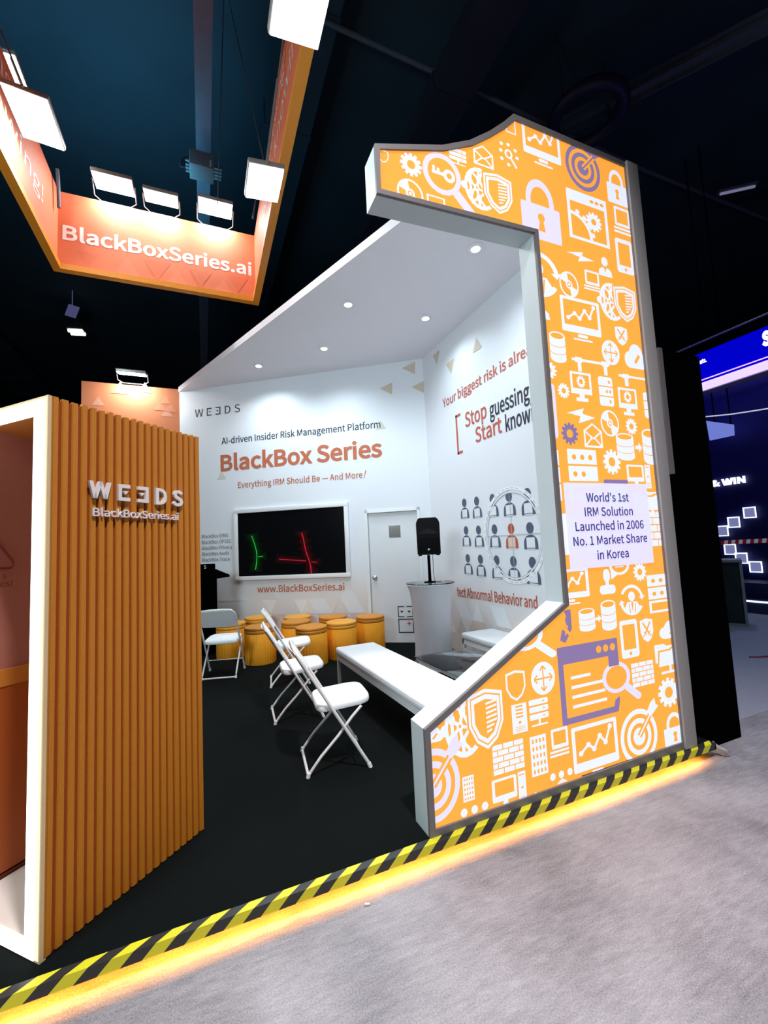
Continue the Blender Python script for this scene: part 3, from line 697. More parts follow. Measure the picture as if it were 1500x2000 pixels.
fb.build('front_border', mat('cream_edge', (.70, .52, .30), .5, .04, 90), ks)
def ringbox(mb, o, i, zl, zo, zi, x0, x1):
    for (y0, y1, z0, z1) in ((o, i, zl, HK-zo), (WK-i, WK-o, zl, HK-zo), (i, WK-i, HK-zi, HK-zo), (i, WK-i, zl, zl+.034)): mb.box((x0, y0, z0), (x1, y1, z1))
dw = MB(); ringbox(dw, fw, .026, .008, .008, .022, -.011, .010); dw.build('led_glow_edge', emat('cream_glow', (1, .86, .56), .95), ks)  # added cream strip imitates the soft edge of the LED glow
lf = MB(); ringbox(lf, .026, .082, .010, .020, .068, -.017, .010)
lf.build('led_frame', emat('white_led_tube', (1, .98, .93), 3.2), ks)
MB().box((.02, .05, .0305), (DK-.02, .61, .036)).build('niche_floor', mat('pale_niche_floor', (.62, .55, .50), .5, .03, 20), ks)
iw = MB(); yw = .63
iw.box((.03, yw, .95), (DK-.02, yw+.02, HK-.035))
side = iw.build('side_graphic', mat('dusky_rose_panel', (.36, .135, .10), .6, .06, 40), ks)
cb = MB(); cb.box((.05, yw-.01, .058), (DK-.02, yw+.03, .915)); cb.build('cabinet_door', mat('burnt_orange_laminate', (.34, .075, .012), .5, .08, 90), ks)
MB().box((.05, yw-.015, .915), (DK-.02, yw+.03, .995)).build('counter_edge', M_orpaint, ks)
MB().box((.05, yw-.013, .036), (DK-.02, yw+.03, .05)).build('kick_strip', mat('dark_kick_strip', (.12, .02, .008), .5, .04, 40), ks)
gm = MB()
tpts = [(x-.103, z+.066) for x, z in [(.20, 1.42), (.29, 1.42), (.30, 1.43), (.30, 1.45), (.20, 1.60), (.19, 1.61), (.18, 1.60), (.08, 1.45), (.08, 1.43), (.09, 1.42)]]
gm.tube([(x, yw-.001, z) for x, z in tpts], .006, 6, 0, closed=True)
gm.build('triangle_print', mat('maroon_print', (.20, .02, .015), .6), ks)
tg = MB(); text(tg, 's', (.158, yw-.002, 1.435), (1, 0, 0), uz, .014, .026); text(tg, 'ics!', (.135, yw-.002, 1.395), (1, 0, 0), uz, .062, .028)
tg.build('caption_print', MATS['maroon_print'], ks, fix=False)
M_let = mat('white_acrylic_letters', (.82, .78, .78), .4, .02, 30)
_lx = []
def letter(fn):
    lt = MB(); fn(lt); lt.build('letter', M_let, ks)
LW, LC, X0, Z0 = .511, .079, .153, 1.7795
for ch, x, w_ in (('D', LW*.664, LW*.131), ('S', LW*.870, LW*.130)):
    letter(lambda lt: text(lt, ch, (X0+x, -.001, Z0), (1, 0, 0), uz, w_, LC, 0, bold=.012, depth=.014))
def bigW(lt):
    q, t = LW*.198, .0165; xs = (0, q*.30, q*.5, q*.70, q)
    for (a, za), (b, zb) in (((0, LC), (q*.27-t/2, 0)), ((q*.27-t/2, 0), (q*.5-t/2, LC)), ((q*.5-t/2, LC), (q*.73-t/2, 0)), ((q*.73-t/2, 0), (q-t, LC))):
        lt.prism([(a, za), (a+t, za), (b+t, zb), (b, zb)], (X0, -.001, Z0), (1, 0, 0), uz, (0, -.014, 0))
letter(bigW)
def bigE(x, rev):
    q, t = LW*.116, .0165
    def f(lt):
        pr = [(0, 0), (q, 0), (q, t), (t, t), (t, LC-t), (q, LC-t), (q, LC), (0, LC)]
        pr = [((q-a if rev else a), b) for a, b in pr]
        for poly in (((0, 0), (t, 0), (t, LC), (0, LC)), ((t, 0), (q, 0), (q, t), (t, t)), ((t, LC-t), (q, LC-t), (q, LC), (t, LC))):
            lt.prism([((q-a if rev else a)+x, b) for a, b in poly], (X0, -.001, Z0), (1, 0, 0), uz, (0, -.014, 0))
        c = q*.62 if not rev else q*.38
        lt.prism([(x+c-.014, LC*.6), (x+c, LC*.4), (x+c+.014, LC*.6)], (X0, -.001, Z0), (1, 0, 0), uz, (0, -.014, 0))
    letter(f)
bigE(LW*.267, False); bigE(LW*.464, True)
WEB = 'BlackBoxSeries.ai'
def ext(t_): vs = text2d(t_, .004)[0]; return min(v[0] for v in vs), max(v[0] for v in vs)
_full = ext(WEB); k_ = .464/(_full[1]-_full[0])
for i in range(len(WEB)):
    a1 = ext(WEB[:i+1])[1]; w_ = ext(WEB[i]); w_ = w_[1]-w_[0]
    letter(lambda lt: text(lt, WEB[i], (.173+(a1-w_-_full[0])*k_, -.001, 1.701), (1, 0, 0), uz, w_*k_, .036, 0, bold=.004, depth=.010))

# ================================================================== HANGING BANNER
BX0, BX1, BY0, BY1, BZ0, BZ1 = -1.72, .80, 1.3, 6.34, 5.2, 6.27
bn = thing('hanging_banner', 'orange rectangular banner ring hung overhead with white web lettering', 'banner', ((BX0+BX1)/2, (BY0+BY1)/2, BZ0))
def bl(o): o.matrix_parent_inverse = Matrix.Translation(-Vector(bn.location)); return o
M_ban = mat('coral_banner_fabric', (.66, .175, .075), .6, .05, 3)
M_banl = mat('coral_banner_light', (.68, .205, .10), .6); M_banm = mat('coral_banner_mid', (.64, .155, .062), .6)
M_lw = mat('white_banner_print', (.80, .79, .78), .5)
M_oe = mat('orange_edge_beam', (.72, .27, .02), .45, .03, 30)
t = .045
far = bl(MB().box((BX0, BY1-t, BZ0+.10), (BX1, BY1, BZ1)).build('banner_panel', M_ban, bn))
right = bl(MB().box((BX1-t, BY0, BZ0+.10), (BX1, BY1-t, BZ1)).build('banner_panel', M_ban, bn))
left = bl(MB().box((BX0, BY0, BZ0+.10), (BX0+t, BY1-t, BZ1)).build('banner_panel', M_ban, bn))
near = bl(MB().box((BX0+t, BY0, BZ0+.10), (BX1-t, BY0+t, BZ1)).build('banner_panel', M_ban, bn))
be = MB(); q = .09
be.box((BX0, BY1-q, BZ0), (BX1, BY1, BZ0+.075)); be.box((BX1-q, BY0, BZ0), (BX1, BY1-q, BZ0+.075)); be.box((BX0, BY0, BZ0), (BX0+q, BY1-q, BZ0+.075)); be.box((BX0+q, BY0, BZ0), (BX1-q, BY0+q, BZ0+.075))
bl(be.build('edge_beam', M_oe, bn))
ga = MB()
ga.box((BX0+.03, BY1-.04, BZ0+.075), (BX1-.03, BY1-.01, BZ0+.10)); ga.box((BX1-.04, BY0+.03, BZ0+.075), (BX1-.01, BY1-.04, BZ0+.10)); ga.box((BX0+.01, BY0+.03, BZ0+.075), (BX0+.04, BY1-.04, BZ0+.10))
bl(ga.build('shadow_gap', mat('painted_gap_shade', (.16, .05, .01), .7), bn))  # dark brown strip paints the shade between panel and beam
def child_of(o, p): bpy.context.view_layer.update(); o.parent = p; o.matrix_parent_inverse = p.matrix_world.inverted(); return o
T = MB(); yb = BY1-t-.003
text(T, 'BlackBoxSeries.ai', (-1.625, yb, 5.63), (1, 0, 0), uz, 2.33, .185, 0, bold=.01)
for xx, zz, s, mi in ((-.9, 5.42, .3, 1), (-.55, 5.43, .34, 2), (-.3, 5.38, .3, 1), (.0, 5.42, .3, 2), (.3, 5.38, .26, 1), (-1.35, 5.40, .26, 2), (.5, 5.44, .3, 2)):
    tri(T, (xx, yb+.002, zz), s, (1, 0, 0), uz, (0, 1, 0), mi, 1 if mi == 1 else -1, .0015)
bpy.context.view_layer.update()
child_of(T.build('lettering', [M_lw, M_banl, M_banm], None, fix=False), far)
T = MB()
def xa(px, py, X): return at(px, py, (1, 0, 0), X)
X = BX1-t-.003
a = xa(525, 322, X); b = xa(556, 122, X); text(T, 'Stop guessing!', (X, a.y+(a.y-b.y)*.55, 6.02), ur, uz, a.y-b.y, .15, 0, ref='guessing!')
a = xa(541, 325, X); b = xa(597, 36, X); text(T, 'Start knowing!', (X, a.y+(a.y-b.y)*.75, 5.72), ur, uz, a.y-b.y, .18, 0, ref='knowing')
child_of(T.build('lettering', M_lw, None, fix=False), right)
T = MB(); X = BX0+t+.003; ul = Vector((0, 1, 0))
for s, z, yend, wd in (('Stop guessing!', 6.02, 4.95, 2.4), ('Start knowing!', 5.66, 5.75, 2.9)):
    T = MB(); text(T, s, (X, yend-wd, z), ul, uz, wd, .2, 0)
    child_of(T.build('lettering', M_lw, None, fix=False), left)

# flood lights on the banner and on the salmon wall
M_lens = emat('flood_lens', (.90, 1, .98), 9)
M_st0 = mat('bracket_grey', (.22, .22, .22), .5, .05, 30, metal=.3)
M_alu = mat('flood_housing', (.45, .45, .44), .4, .05, 30, metal=.6)
def flood(loc, rz, label, W=.46, D=.34, tilt=6, energy=17, group='flood lights on the hanging banner', arm=.16, top=None):
    drop = -.03 if top is None else top-loc[2]
    f = thing('flood_light', label, 'flood light', loc, rz, group)
    Mx = Matrix.Rotation(R(tilt), 4, 'X')
    MB().box((-W/2, -D/2, 0), (W/2, D/2, .05), 0, Mx, .008).build('housing', M_alu, f)
    MB().box((-W/2+.01, -D/2+.01, -.012), (W/2-.01, D/2-.01, .0005), 0, Mx).build('lens', M_lens, f)
    b = MB(); b.tube([(-W/2-.012, 0, .02), (-W/2-.012, arm*.8, drop+.05), (-W/2+.06, arm, drop+.014), (W/2-.06, arm, drop+.014), (W/2+.012, arm*.8, drop+.05), (W/2+.012, 0, .02)], .008, 8)
    b.build('bracket', M_st0, f)
    l = lamp('flood_beam', 'AREA', (0, -.012, -.03), energy, (.95, .98, 1), None, f, shape='RECTANGLE', size=W-.04, size_y=D-.04)
    l.rotation_euler = (R(tilt), 0, 0)
    return f
flood((-1.035, BY1-.21, 6.42), 0, 'bright white flood light on the far banner panel, left of its three', top=BZ1, arm=.19)
flood((-.477, BY1-.22, 6.37), 0, 'bright white flood light on the far banner panel, middle of its three', .42, .26, energy=13, arm=.2, top=BZ1)
flood((.208, BY1-.22, 6.42), 0, 'bright white flood light on the far banner panel, right of its three', arm=.2, top=BZ1)
v = at(516, 358, (1, 0, 0), .56); flood((.56, v.y, v.z), R(-90), 'bright white flood light on the right banner panel near the far corner', .40, .32, arm=.235, top=BZ1)
v = at(588, 2, (1, 0, 0), .56); flood((.56, v.y, v.z), R(-90), 'bright white flood light on the right banner panel at the upper picture edge', .44, .32, energy=12, arm=.235, top=BZ1)
v = at(68, 232, (1, 0, 0), -1.45); flood((-1.45, v.y, v.z), R(90), 'bright white flood light on the left banner panel, larger one', .55, .36, energy=18, arm=.235, top=BZ1)
v = at(26, 150, (1, 0, 0), BX0-.12); flood((BX0-.12, v.y, v.z), R(-90), 'flood light seen edge on outside the left banner panel', .5, .2, energy=6, arm=.05)
v = at(258, 730, (0, 1, 0), OY-.2); flood((v.x, OY-.2, v.z), 0, 'bright white flood light standing on top of the salmon wall', .44, .32, tilt=14, energy=18, group='flood lights on the salmon wall', top=4.53)

# ================================================================== DOWNLIGHTS
M_dl = emat('downlight_lens', (.95, .98, 1), 22)
DLS = [((.835, 6.818), 'recessed ceiling downlight nearest the wall logo, far left one', 58), ((1.674, 5.938), 'recessed ceiling downlight above the wall television, second from left', 62), ((1.659, 4.733), 'large looking recessed ceiling downlight in the middle of the booth ceiling', 62),
       ((2.723, 4.725), 'recessed ceiling downlight above the round cocktail table corner', 62), ((2.58, 3.383), 'recessed ceiling downlight closest to the light box, starburst bright', 66)]
for i, ((x, y), lab, e) in enumerate(DLS):
    d = thing('ceiling_downlight', lab, 'downlight', (x, y, CZ), 0, 'recessed downlights in the booth ceiling')
    MB().lathe([(.066, -.001), (.092, -.001), (.095, -.008), (.078, -.014), (.066, -.012)], 28).build('trim_ring', M_metalw, d)
    MB().lathe([(.066, -.006), (.038, -.014), (.004, -.017)], 24).build('lens', M_dl, d)
    lamp('downlight_beam', 'SPOT', (0, 0, -.03), e*1.75*(.58 if x > 2 else 1), (.80, .92, 1), (0, 0, -1), d, spot_size=R(150), spot_blend=.9, shadow_soft_size=.05)

# ================================================================== TELEVISION
TS0, TS1, TZ0, TZ1 = .60, 2.624, 1.052, 2.253
tv = thing('television', 'large black wall television in a white frame showing green and red lines', 'television', bw((TS0+TS1)/2, TZ0), TB)
TW, TH = TS1-TS0, TZ1-TZ0; fw = .068
tf = MB()
for (x0, x1, z0, z1) in ((-TW/2, TW/2, 0, fw), (-TW/2, TW/2, TH-fw, TH), (-TW/2, -TW/2+fw, fw, TH-fw), (TW/2-fw, TW/2, fw, TH-fw)): tf.box((x0, -.05, z0), (x1, -.001, z1), bev=.003)
tf.build('frame', M_metalw, tv)
sx, sz = TW-2*fw, TH-2*fw
sr = MB(); sr.box((-sx/2, -.035, fw), (sx/2, -.005, TH-fw))
scr = sr.build('screen', mat('black_glossy_screen', (.004, .004, .005), .12, .2, 3, spec=.25), tv)
g_ = emat('screen_green_line', (.02, .85, .06), .95, base=0); r_ = emat('screen_red_line', (1, .02, .05), .95, base=0)
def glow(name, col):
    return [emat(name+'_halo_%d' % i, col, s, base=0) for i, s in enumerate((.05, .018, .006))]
sg = MB(); off = -.0362
def sline(pts, wd, mi, o=0):
    for (a, b) in zip(pts, pts[1:]):
        a = Vector(a); b = Vector(b); d = (b-a).normalized(); nn = Vector((-d.y, d.x))*wd/2; d = d*wd*.3
        q = [a-d+nn, a-d-nn, b+d-nn, b+d+nn]
        sg.add([(-sx/2+p.x*sx, off-o, fw+sz-p.y*sz*1) if False else (-sx/2+p.x*sx, off-o, fw+(1-p.y)*sz) for p in q], [[0, 1, 2, 3]], mi)
gl = [(.135, .37), (.155, .47), (.172, .57), (.18, .66), (.178, .76), (.165, .90)]; gh = [(.195, .705), (.235, .70)]
rl = [(.610, .37), (.622, .44), (.632, .55), (.645, .66), (.668, .78), (.682, .88), (.686, 1.0)]; rh = [(.395, .755), (.64, .80)]; rh2 = [(.69, .82), (.735, .825)]
for i, wd in ((4, .13), (3, .075), (2, .032)):  # wide faint strips paint a soft halo round the screen lines
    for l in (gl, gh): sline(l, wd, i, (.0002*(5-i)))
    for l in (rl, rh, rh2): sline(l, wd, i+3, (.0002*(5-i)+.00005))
for l, wd in ((gl, .0045), (gh, .007)): sline(l, wd, 0, .002)
for l, wd in ((rl, .005), (rh, .006), (rh2, .006)): sline(l, wd, 1, .002)
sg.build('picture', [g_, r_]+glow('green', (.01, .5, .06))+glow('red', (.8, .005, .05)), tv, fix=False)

# ================================================================== FURNITURE
# folding chair: faces +x
M_pl = mat('white_plastic', (.80, .83, .85), .38, .02, 40); M_tube = mat('white_tube', (.72, .71, .70), .35, .03, 40)
def folding_chair(loc, rz, label):
    c = thing('folding_chair', label, 'chair', loc, rz, 'white folding chairs')
    st = MB(); N = 20; out = []
    for k in range(44):
        A = 2*math.pi*k/44; ca, sa = math.cos(A), math.sin(A)
        e = .42; out.append((.055+.195*math.copysign(abs(ca)**e, ca), .205*math.copysign(abs(sa)**e, sa)*(1-.05*ca)))
    rings = []
    for sc_, z in ((.90, .405), (.985, .412), (1, .425), (.985, .444), (.95, .452), (.6, .447), (.2, .444)):
        rings.append([(.055+(x-.055)*sc_, y*sc_, z+.012*((x-.055)/.2)*(1 if z > .40 else 0)) for x, y in out])
    n = 44
    st.add([p for r in rings for p in r], [[i*n+k, i*n+(k+1) % n, (i+1)*n+(k+1) % n, (i+1)*n+k] for i in range(len(rings)-1) for k in range(n)]+[list(range(n))[::-1], [(len(rings)-1)*n+k for k in range(n)]], 0, True)
    st.build('seat', M_pl, c)
    # backrest shell follows the frame's tilt
    bk = MB(); tx = lambda z: -.27+.48*(.82-z)/.82
    nb = 16; vs = []; fs = []
    prof = [(.615, .9), (.63, .98), (.70, 1), (.77, 1), (.805, .97), (.822, .88)]
    for side in (0, 1):
        for (z, wd) in prof:
            for k in range(nb+1):
                y = (-1+2*k/nb)*.205*wd; cv = .022*(1-(y/.205)**2)
                vs.append((tx(z)-cv+(.010 if side else -.010), y, z))
    L = len(prof)*(nb+1)
    for side in (0, 1):
        for i in range(len(prof)-1):
            for k in range(nb):
                a = side*L+i*(nb+1)+k; fs.append([a, a+1, a+nb+2, a+nb+1])
    rim = [k for k in range(nb+1)]+[i*(nb+1)+nb for i in range(1, len(prof))]+[(len(prof)-1)*(nb+1)+k for k in range(nb-1, -1, -1)]+[i*(nb+1) for i in range(len(prof)-2, 0, -1)]
    fs += [[rim[i], rim[(i+1) % len(rim)], L+rim[(i+1) % len(rim)], L+rim[i]] for i in range(len(rim))]
    bk.add(vs, fs, 0, True); bk.build('backrest', M_pl, c)
    fr = MB(); Y = .218
    arch = [(.21, -Y, .012), (tx(.44), -Y, .44), (tx(.72), -Y, .72), (tx(.79), -Y+.012, .79), (tx(.828), -Y+.05, .828), (tx(.835), -.08, .835), (tx(.835), .08, .835), (tx(.828), Y-.05, .828), (tx(.79), Y-.012, .79), (tx(.72), Y, .72), (tx(.44), Y, .44), (.21, Y, .012)]
    fr.tube(arch, .0115, 10); fr.build('front_leg_frame', M_tube, c)
    rl_ = MB(); y2 = .198
    leg = lambda s: [(.17, s*y2, .41), (.10, s*y2, .345), (.0, s*y2, .235), (-.12, s*y2, .12), (-.175, s*y2, .055), (-.21, s*y2, .014)]
    rl_.tube(leg(-1)+leg(1)[::-1], .0105, 10); rl_.build('rear_leg_frame', M_tube, c)
    br = MB(); br.tube([(.135, -Y, .15), (.135, Y, .15)], .006, 8); br.build('cross_brace', M_tube, c)
    for s in (-1, 1):
        for (x, y) in ((.212, Y), (-.212, y2)):
            MB().tube([(x, s*y, .0), (x-(.012 if x > 0 else -.008), s*y, .03)], .0145, 10).build('rubber_foot', M_pl, c)
    return c
ch0 = folding_chair((.845, 3.135, 0), R(-6), 'white folding chair nearest the light box, standing beside the bench')
dup(ch0, (.775, 4.155, 0), R(-4), 'white folding chair in the middle of the row of three facing the bench')
dup(ch0, (.90, 5.20, 0), R(-8), 'white folding chair furthest back in the row, before the orange stools')
dup(ch0, (.20, 5.92, 0), R(74), 'white folding chair half hidden by the slatted kiosk, back turned')

# stools
M_seat = mat('mustard_leather', (.74, .33, .03), .45, .12, 30, .1); M_body = mat('mustard_ribbed_wrap', (.90, .36, .012), .6, .06, 60)
M_seat2 = mat('mustard_leather_dark', (.55, .215, .02), .45, .15, 30, .1)  # darker tone of the stool seat leather
def stool(loc, rz, label, seatm):
    s = thing('pouf_stool', label, 'stool', loc, rz, 'round mustard pouf stools')
    nb = 160
    MB().lathe([(.206, 0), (.210, .006), (.210, .40), (.206, .408)], nb, 0, None, lambda A, z: -.022 if (int(A/(2*math.pi)*nb+.5) % 5 == 0) else 0).build('body', M_body, s)
    st_ = MB().lathe([(.196, .408), (.208, .414), (.213, .432), (.210, .448), (.206, .452), (.210, .456), (.214, .47), (.208, .486), (.185, .495), (.09, .499), (.01, .500)], 48).build('seat', seatm, s)
    return s
ST = [((.35, 6.86), 'mustard pouf stool at the left end of the cluster, behind the turned folding chair', 1), ((.78, 7.20), 'mustard pouf stool in the back row under the left end of the television', 1), ((.70, 6.28), 'mustard pouf stool in the front row on the left, largest of the left pair', 2),
      ((1.33, 6.83), 'mustard pouf stool in the back row under the web address lettering', 1), ((1.22, 6.39), 'mustard pouf stool in the middle of the middle column', 2), ((1.31, 5.80), 'mustard pouf stool in the front row just behind the folding chairs', 2),
      ((1.79, 6.45), 'mustard pouf stool with dark lid in the back row beside the door edge', 2), ((1.76, 5.90), 'mustard pouf stool behind the head of the long white bench', 1), ((2.27, 6.10), 'mustard pouf stool at the right end of the cluster, in front of the door', 2)]
st0 = stool((*ST[0][0], 0), 0, ST[0][1], M_seat)
st2 = None
for i, (p, lab, k) in enumerate(ST[1:], 1):
    if k == 2 and st2 is None: st2 = stool((*p, 0), i*.7, lab, M_seat2); continue
    dup(st0 if k == 1 else st2, (*p, 0), i*.7, lab)

# benches
M_cush = mat('white_vinyl_cushion', (.78, .82, .85), .4, .02, 30)
def bench(loc, rz, label, L):
    b = thing('bench', label, 'bench', loc, rz, 'white upholstered benches')
    cu = MB(); cu.box((-.225, -L/2, .375), (.225, L/2, .45), bev=.022)
    cu.build('cushion', M_cush, b)
    pi_ = MB(); pi_.tube([(-.223, -L/2+.02, .411), (.223, -L/2+.02, .411), (.223, L/2-.02, .411), (-.223, L/2-.02, .411)], .004, 6, closed=True)
    pi_.build('piping', mat('grey_piping', (.5, .53, .56), .5), b)
    f = MB()
    for x in (-.21, .185): f.box((x, -L/2, .32), (x+.025, L/2, .375))
    for y in (-L/2, L/2-.025): f.box((-.21, y, .32), (.21, y+.025, .375))
    f.build('frame', M_metalw, b)
    for x in (-.21, .18):
        for y in (-L/2, L/2-.03): MB().box((x, y, 0), (x+.03, y+.03, .32)).build('leg', M_metalw, b)
    return b
bench((1.535, 3.60, 0), R(1.5), 'long white upholstered bench in the middle of the booth floor', 1.95)
bench((3.005, 3.40, 0), 0, 'white upholstered bench against the right wall, half hidden by the light box', 2.05)

# glass coffee table
ct = thing('coffee_table', 'low glass coffee table with slim metal frame between the benches', 'table', (2.18, 3.37, 0), R(0))
f = MB(); w2, l2 = .29, .50
for x in (-w2, w2-.025): f.box((x, -l2, .385), (x+.025, l2, .41))
for y in (-l2, l2-.025): f.box((-w2, y, .385), (w2, y+.025, .41))
f.build('frame', mat('steel_grey_frame', (.55, .56, .57), .3, .05, 40, metal=.5), ct)
for x in (-w2, w2-.025):
    for y in (-l2, l2-.025): MB().box((x, y, 0), (x+.025, y+.025, .385)).build('leg', MATS['steel_grey_frame'], ct)
def glassmat(name, tint=(.85, .92, .92)):
    m = bpy.data.materials.new(name); m.use_nodes = True; nt = m.node_tree; b = nt.nodes['Principled BSDF']; out = nt.nodes['Material Output']
    b.inputs['Base Color'].default_value = (*tint, 1); b.inputs['Roughness'].default_value = .03; b.inputs['IOR'].default_value = 1.45
    n = nt.nodes.new('ShaderNodeTexNoise'); n.inputs['Scale'].default_value = 8
    t = nt.nodes.new('ShaderNodeBsdfTransparent'); t.inputs[0].default_value = (*tint, 1); g = nt.nodes.new('ShaderNodeBsdfGlossy'); g.inputs['Roughness'].default_value = .02
    fr = nt.nodes.new('ShaderNodeFresnel'); fr.inputs[0].default_value = 1.5; mx = nt.nodes.new('ShaderNodeMixShader')
    nt.links.new(fr.outputs[0], mx.inputs[0]); nt.links.new(t.outputs[0], mx.inputs[1]); nt.links.new(g.outputs[0], mx.inputs[2]); nt.links.new(mx.outputs[0], out.inputs[0])
    return m
M_glass = glassmat('clear_glass')
MB().box((-w2-.01, -l2-.01, .411), (w2+.01, l2+.01, .419), bev=.002).build('glass_top', M_glass, ct)
# cocktail table with stretch cover
ck = thing('cocktail_table', 'round white cocktail table in a stretch cover with a glass top', 'table', (2.60, 4.78, 0))
def wob(A, z): return .018*math.sin(7*A+2)*(1-z/1.05)+.012*math.sin(13*A+z*5)*(1-z/1.05)
MB().lathe([(.236, .0), (.232, .03), (.226, .25), (.230, .5), (.240, .75), (.264, .93), (.290, 1.0), (.297, 1.012), (.292, 1.018)], 72, 0, None, wob).build('stretch_cover', mat('white_spandex', (.74, .74, .78), .6, .03, 14), ck)
MB().lathe([(.30, 1.0185), (.303, 1.022), (.303, 1.028), (.30, 1.031)], 64).build('glass_top', M_glass, ck)

# loudspeaker on pole
sp = thing('loudspeaker', 'black loudspeaker on a short pole on the cocktail table', 'loudspeaker', (2.60, 4.78, 1.031), R(-24))
MB().lathe([(.075, 0), (.075, .008), (.02, .014), (.018, .34), (.0, .34)], 24).build('pole', M_black, sp)
M_spk = mat('black_speaker_plastic', (.003, .003, .004), .45, .2, 60, spec=.2)
def spk():
    bm = bmesh.new()
    front = [(-.145, .0), (.145, .0), (.148, .40), (.115, .46), (-.115, .46), (-.148, .40)]
    vs = [bm.verts.new((x, -.13, .345+z)) for x, z in front]+[bm.verts.new((x*.62, .14, .36+z*.92)) for x, z in front]
    bm.faces.new(vs[:6]); bm.faces.new(vs[6:][::-1])
    for i in range(6): bm.faces.new([vs[i], vs[(i+1) % 6], vs[6+(i+1) % 6], vs[6+i]][::-1])
    bmesh.ops.bevel(bm, geom=bm.edges[:], offset=.010, segments=2, affect='EDGES'); return MB().bm(bm, 0, True)
spk().build('cabinet', M_spk, sp)
gr = MB(); gr.box((-.125, -.137, .372), (.125, -.129, .56), bev=.006); gr.build('grille', mat('black_mesh_grille', (.002, .002, .003), .8, .5, 400, .3, spec=.1), sp)
hn = MB(); hn.add([(-.10, -.132, .63), (.10, -.132, .63), (.125, -.132, .78), (-.125, -.132, .78), (-.03, -.10, .66), (.03, -.10, .66), (.035, -.10, .74), (-.035, -.10, .74)], [[0, 1, 5, 4], [1, 2, 6, 5], [2, 3, 7, 6], [3, 0, 4, 7], [4, 5, 6, 7]])
hn2 = MB(); hn2.prism([(-.12, .60), (.12, .60), (.06, .655), (0, .67), (-.06, .655)], (0, -.128, 0), (1, 0, 0), (0, 0, 1), (0, -.012, 0)); hn2.build('horn', mat('satin_black_horn', (.010, .010, .013), .4, .1, 30, spec=.3), sp)
em = MB(); em.prism([(-.015, .40), (-.004, .40), (-.004, .412), (.004, .412), (.004, .406), (.016, .413), (.004, .42), (-.004, .416), (-.004, .424), (-.015, .424)], (0, -.138, 0), (1, 0, 0), (0, 0, 1), (0, -.002, 0))
em.build('emblem', mat('white_emblem', (.8, .8, .8), .4), sp)
for x in (-.11, .11): MB().box((x-.02, -.12, .335), (x+.02, -.06, .349)).build('foot', M_black, sp)
cbm = MB(); cbm.tube([(.05, .03, .36), (.055, .03, .25), (.05, .02, .12), (.06, .0, .02), (.09, -.02, .006), (.14, -.05, .006)], .0035, 6); cbm.build('cable', M_black, sp)

# lectern
lc = thing('lectern', 'black lectern with slanted top, half hidden behind the slatted kiosk', 'lectern', (-.02, 7.30, 0), R(-34.5))
MB().box((-.17, -.09, .06), (.17, .10, 1.28), bev=.004).build('column', M_black, lc)
MB().box((-.20, -.12, 0), (.16, .22, .06), bev=.008).build('base', M_black, lc)
tp = MB(); tp.prism([(-.16, 1.35), (-.13, 1.36), (.33, 1.18), (.33, 1.145), (.29, 1.145), (.16, 1.20), (-.16, 1.28)], (0, -.20, 0), (1, 0, 0), (0, 0, 1), (0, .40, 0)); tp.build('reading_top', M_black, lc)
MB().box((-.20, -.245, .62), (.34, -.20, 1.372)).build('front_panel', M_black, lc)
T = MB(); text(T, 'S', (.185, -.2475, 1.305), (1, 0, 0), uz, .036, .05); T.build('lettering', mat('white_letter', (.8, .8, .8), .5), lc, fix=False)

# ================================================================== NEIGHBOURING STANDS (right)
bkw = MB().box((3.335, 2.14, GZ), (3.815, 6.0, 2.95)); struct(bkw.build('wall_outer', M_black))
MB().box((3.29, 2.125, 1.95), (3.335, 2.19, 2.95)).build('trim_1', M_trim); struct(bpy.data.objects['trim_1'])
XB = 10.5
def fb_(px, py, X=XB): return at(px, py, (1, 0, 0), X)
struct(MB().box((XB+.05, .5, GZ), (XB+.2, 14, 4.6)).build('wall_far', mat('deep_blue_wall', (.010, .010, .16), .6, .1, 2)))
lamp('stage_wash', 'AREA', (9.3, 5.0, 4.6), 7, (.10, .12, 1), (10.5, 5, 1), shape='RECTANGLE', size=4, size_y=.2)
hd = thing('led_header_sign', 'bright blue LED header with white letters and violet light tube above far stand', 'sign', (XB-1, 5, 4.8))
def hl(o): o.matrix_parent_inverse = Matrix.Translation(-Vector(hd.location)); return o
XH = XB-.6
def hb(px, py): v = fb_(px, py, XH); return v.y, v.z
y0, z0 = hb(1368, 745); y1, z1 = hb(1500, 690); _, zt0 = hb(1358, 690); _, zt1 = hb(1500, 640)
hb_lo, hb_hi = (z0+z1)/2, (zt0+zt1)/2
hl(MB().box((XH, 2.2, hb_lo), (XH+.3, 6.4, hb_hi)).build('led_face', emat('blue_led_face', (.0, .0, .70), .85), hd))
hl(MB().tube([(XH-.06, 2.2, hb_lo-.19), (XH-.06, 6.0, hb_lo-.19)], .085, 12).build('violet_tube', emat('violet_tube', (.66, .52, 1), 1.35), hd))
hl(MB().tube([(XH-.02, 2.2, hb_lo-.03), (XH-.02, 6.0, hb_lo-.03)], .012, 8).build('pink_tube', emat('pink_tube', (1, .5, .85), 1.2), hd))
hl(MB().box((XH, 2.2, hb_lo-.28), (XH+.3, 6.0, hb_lo-.23)).build('soffit', mat('lilac_soffit', (.35, .3, .45), .5), hd))
hl(MB().tube([(XH+.1, 2.2, hb_hi+.27), (XH+.1, 6.45, hb_hi+.27)], .02, 8).build('truss_tube', M_grey, hd))
T = MB(); wl = emat('white_lit_letters', (1, 1, 1), 1.4)
a, b = fb_(1489, 676, XH-.004), fb_(1507, 670, XH-.004); text(T, 'S', a, ur, uz, a.y-b.y, .24, 0, bold=.03)
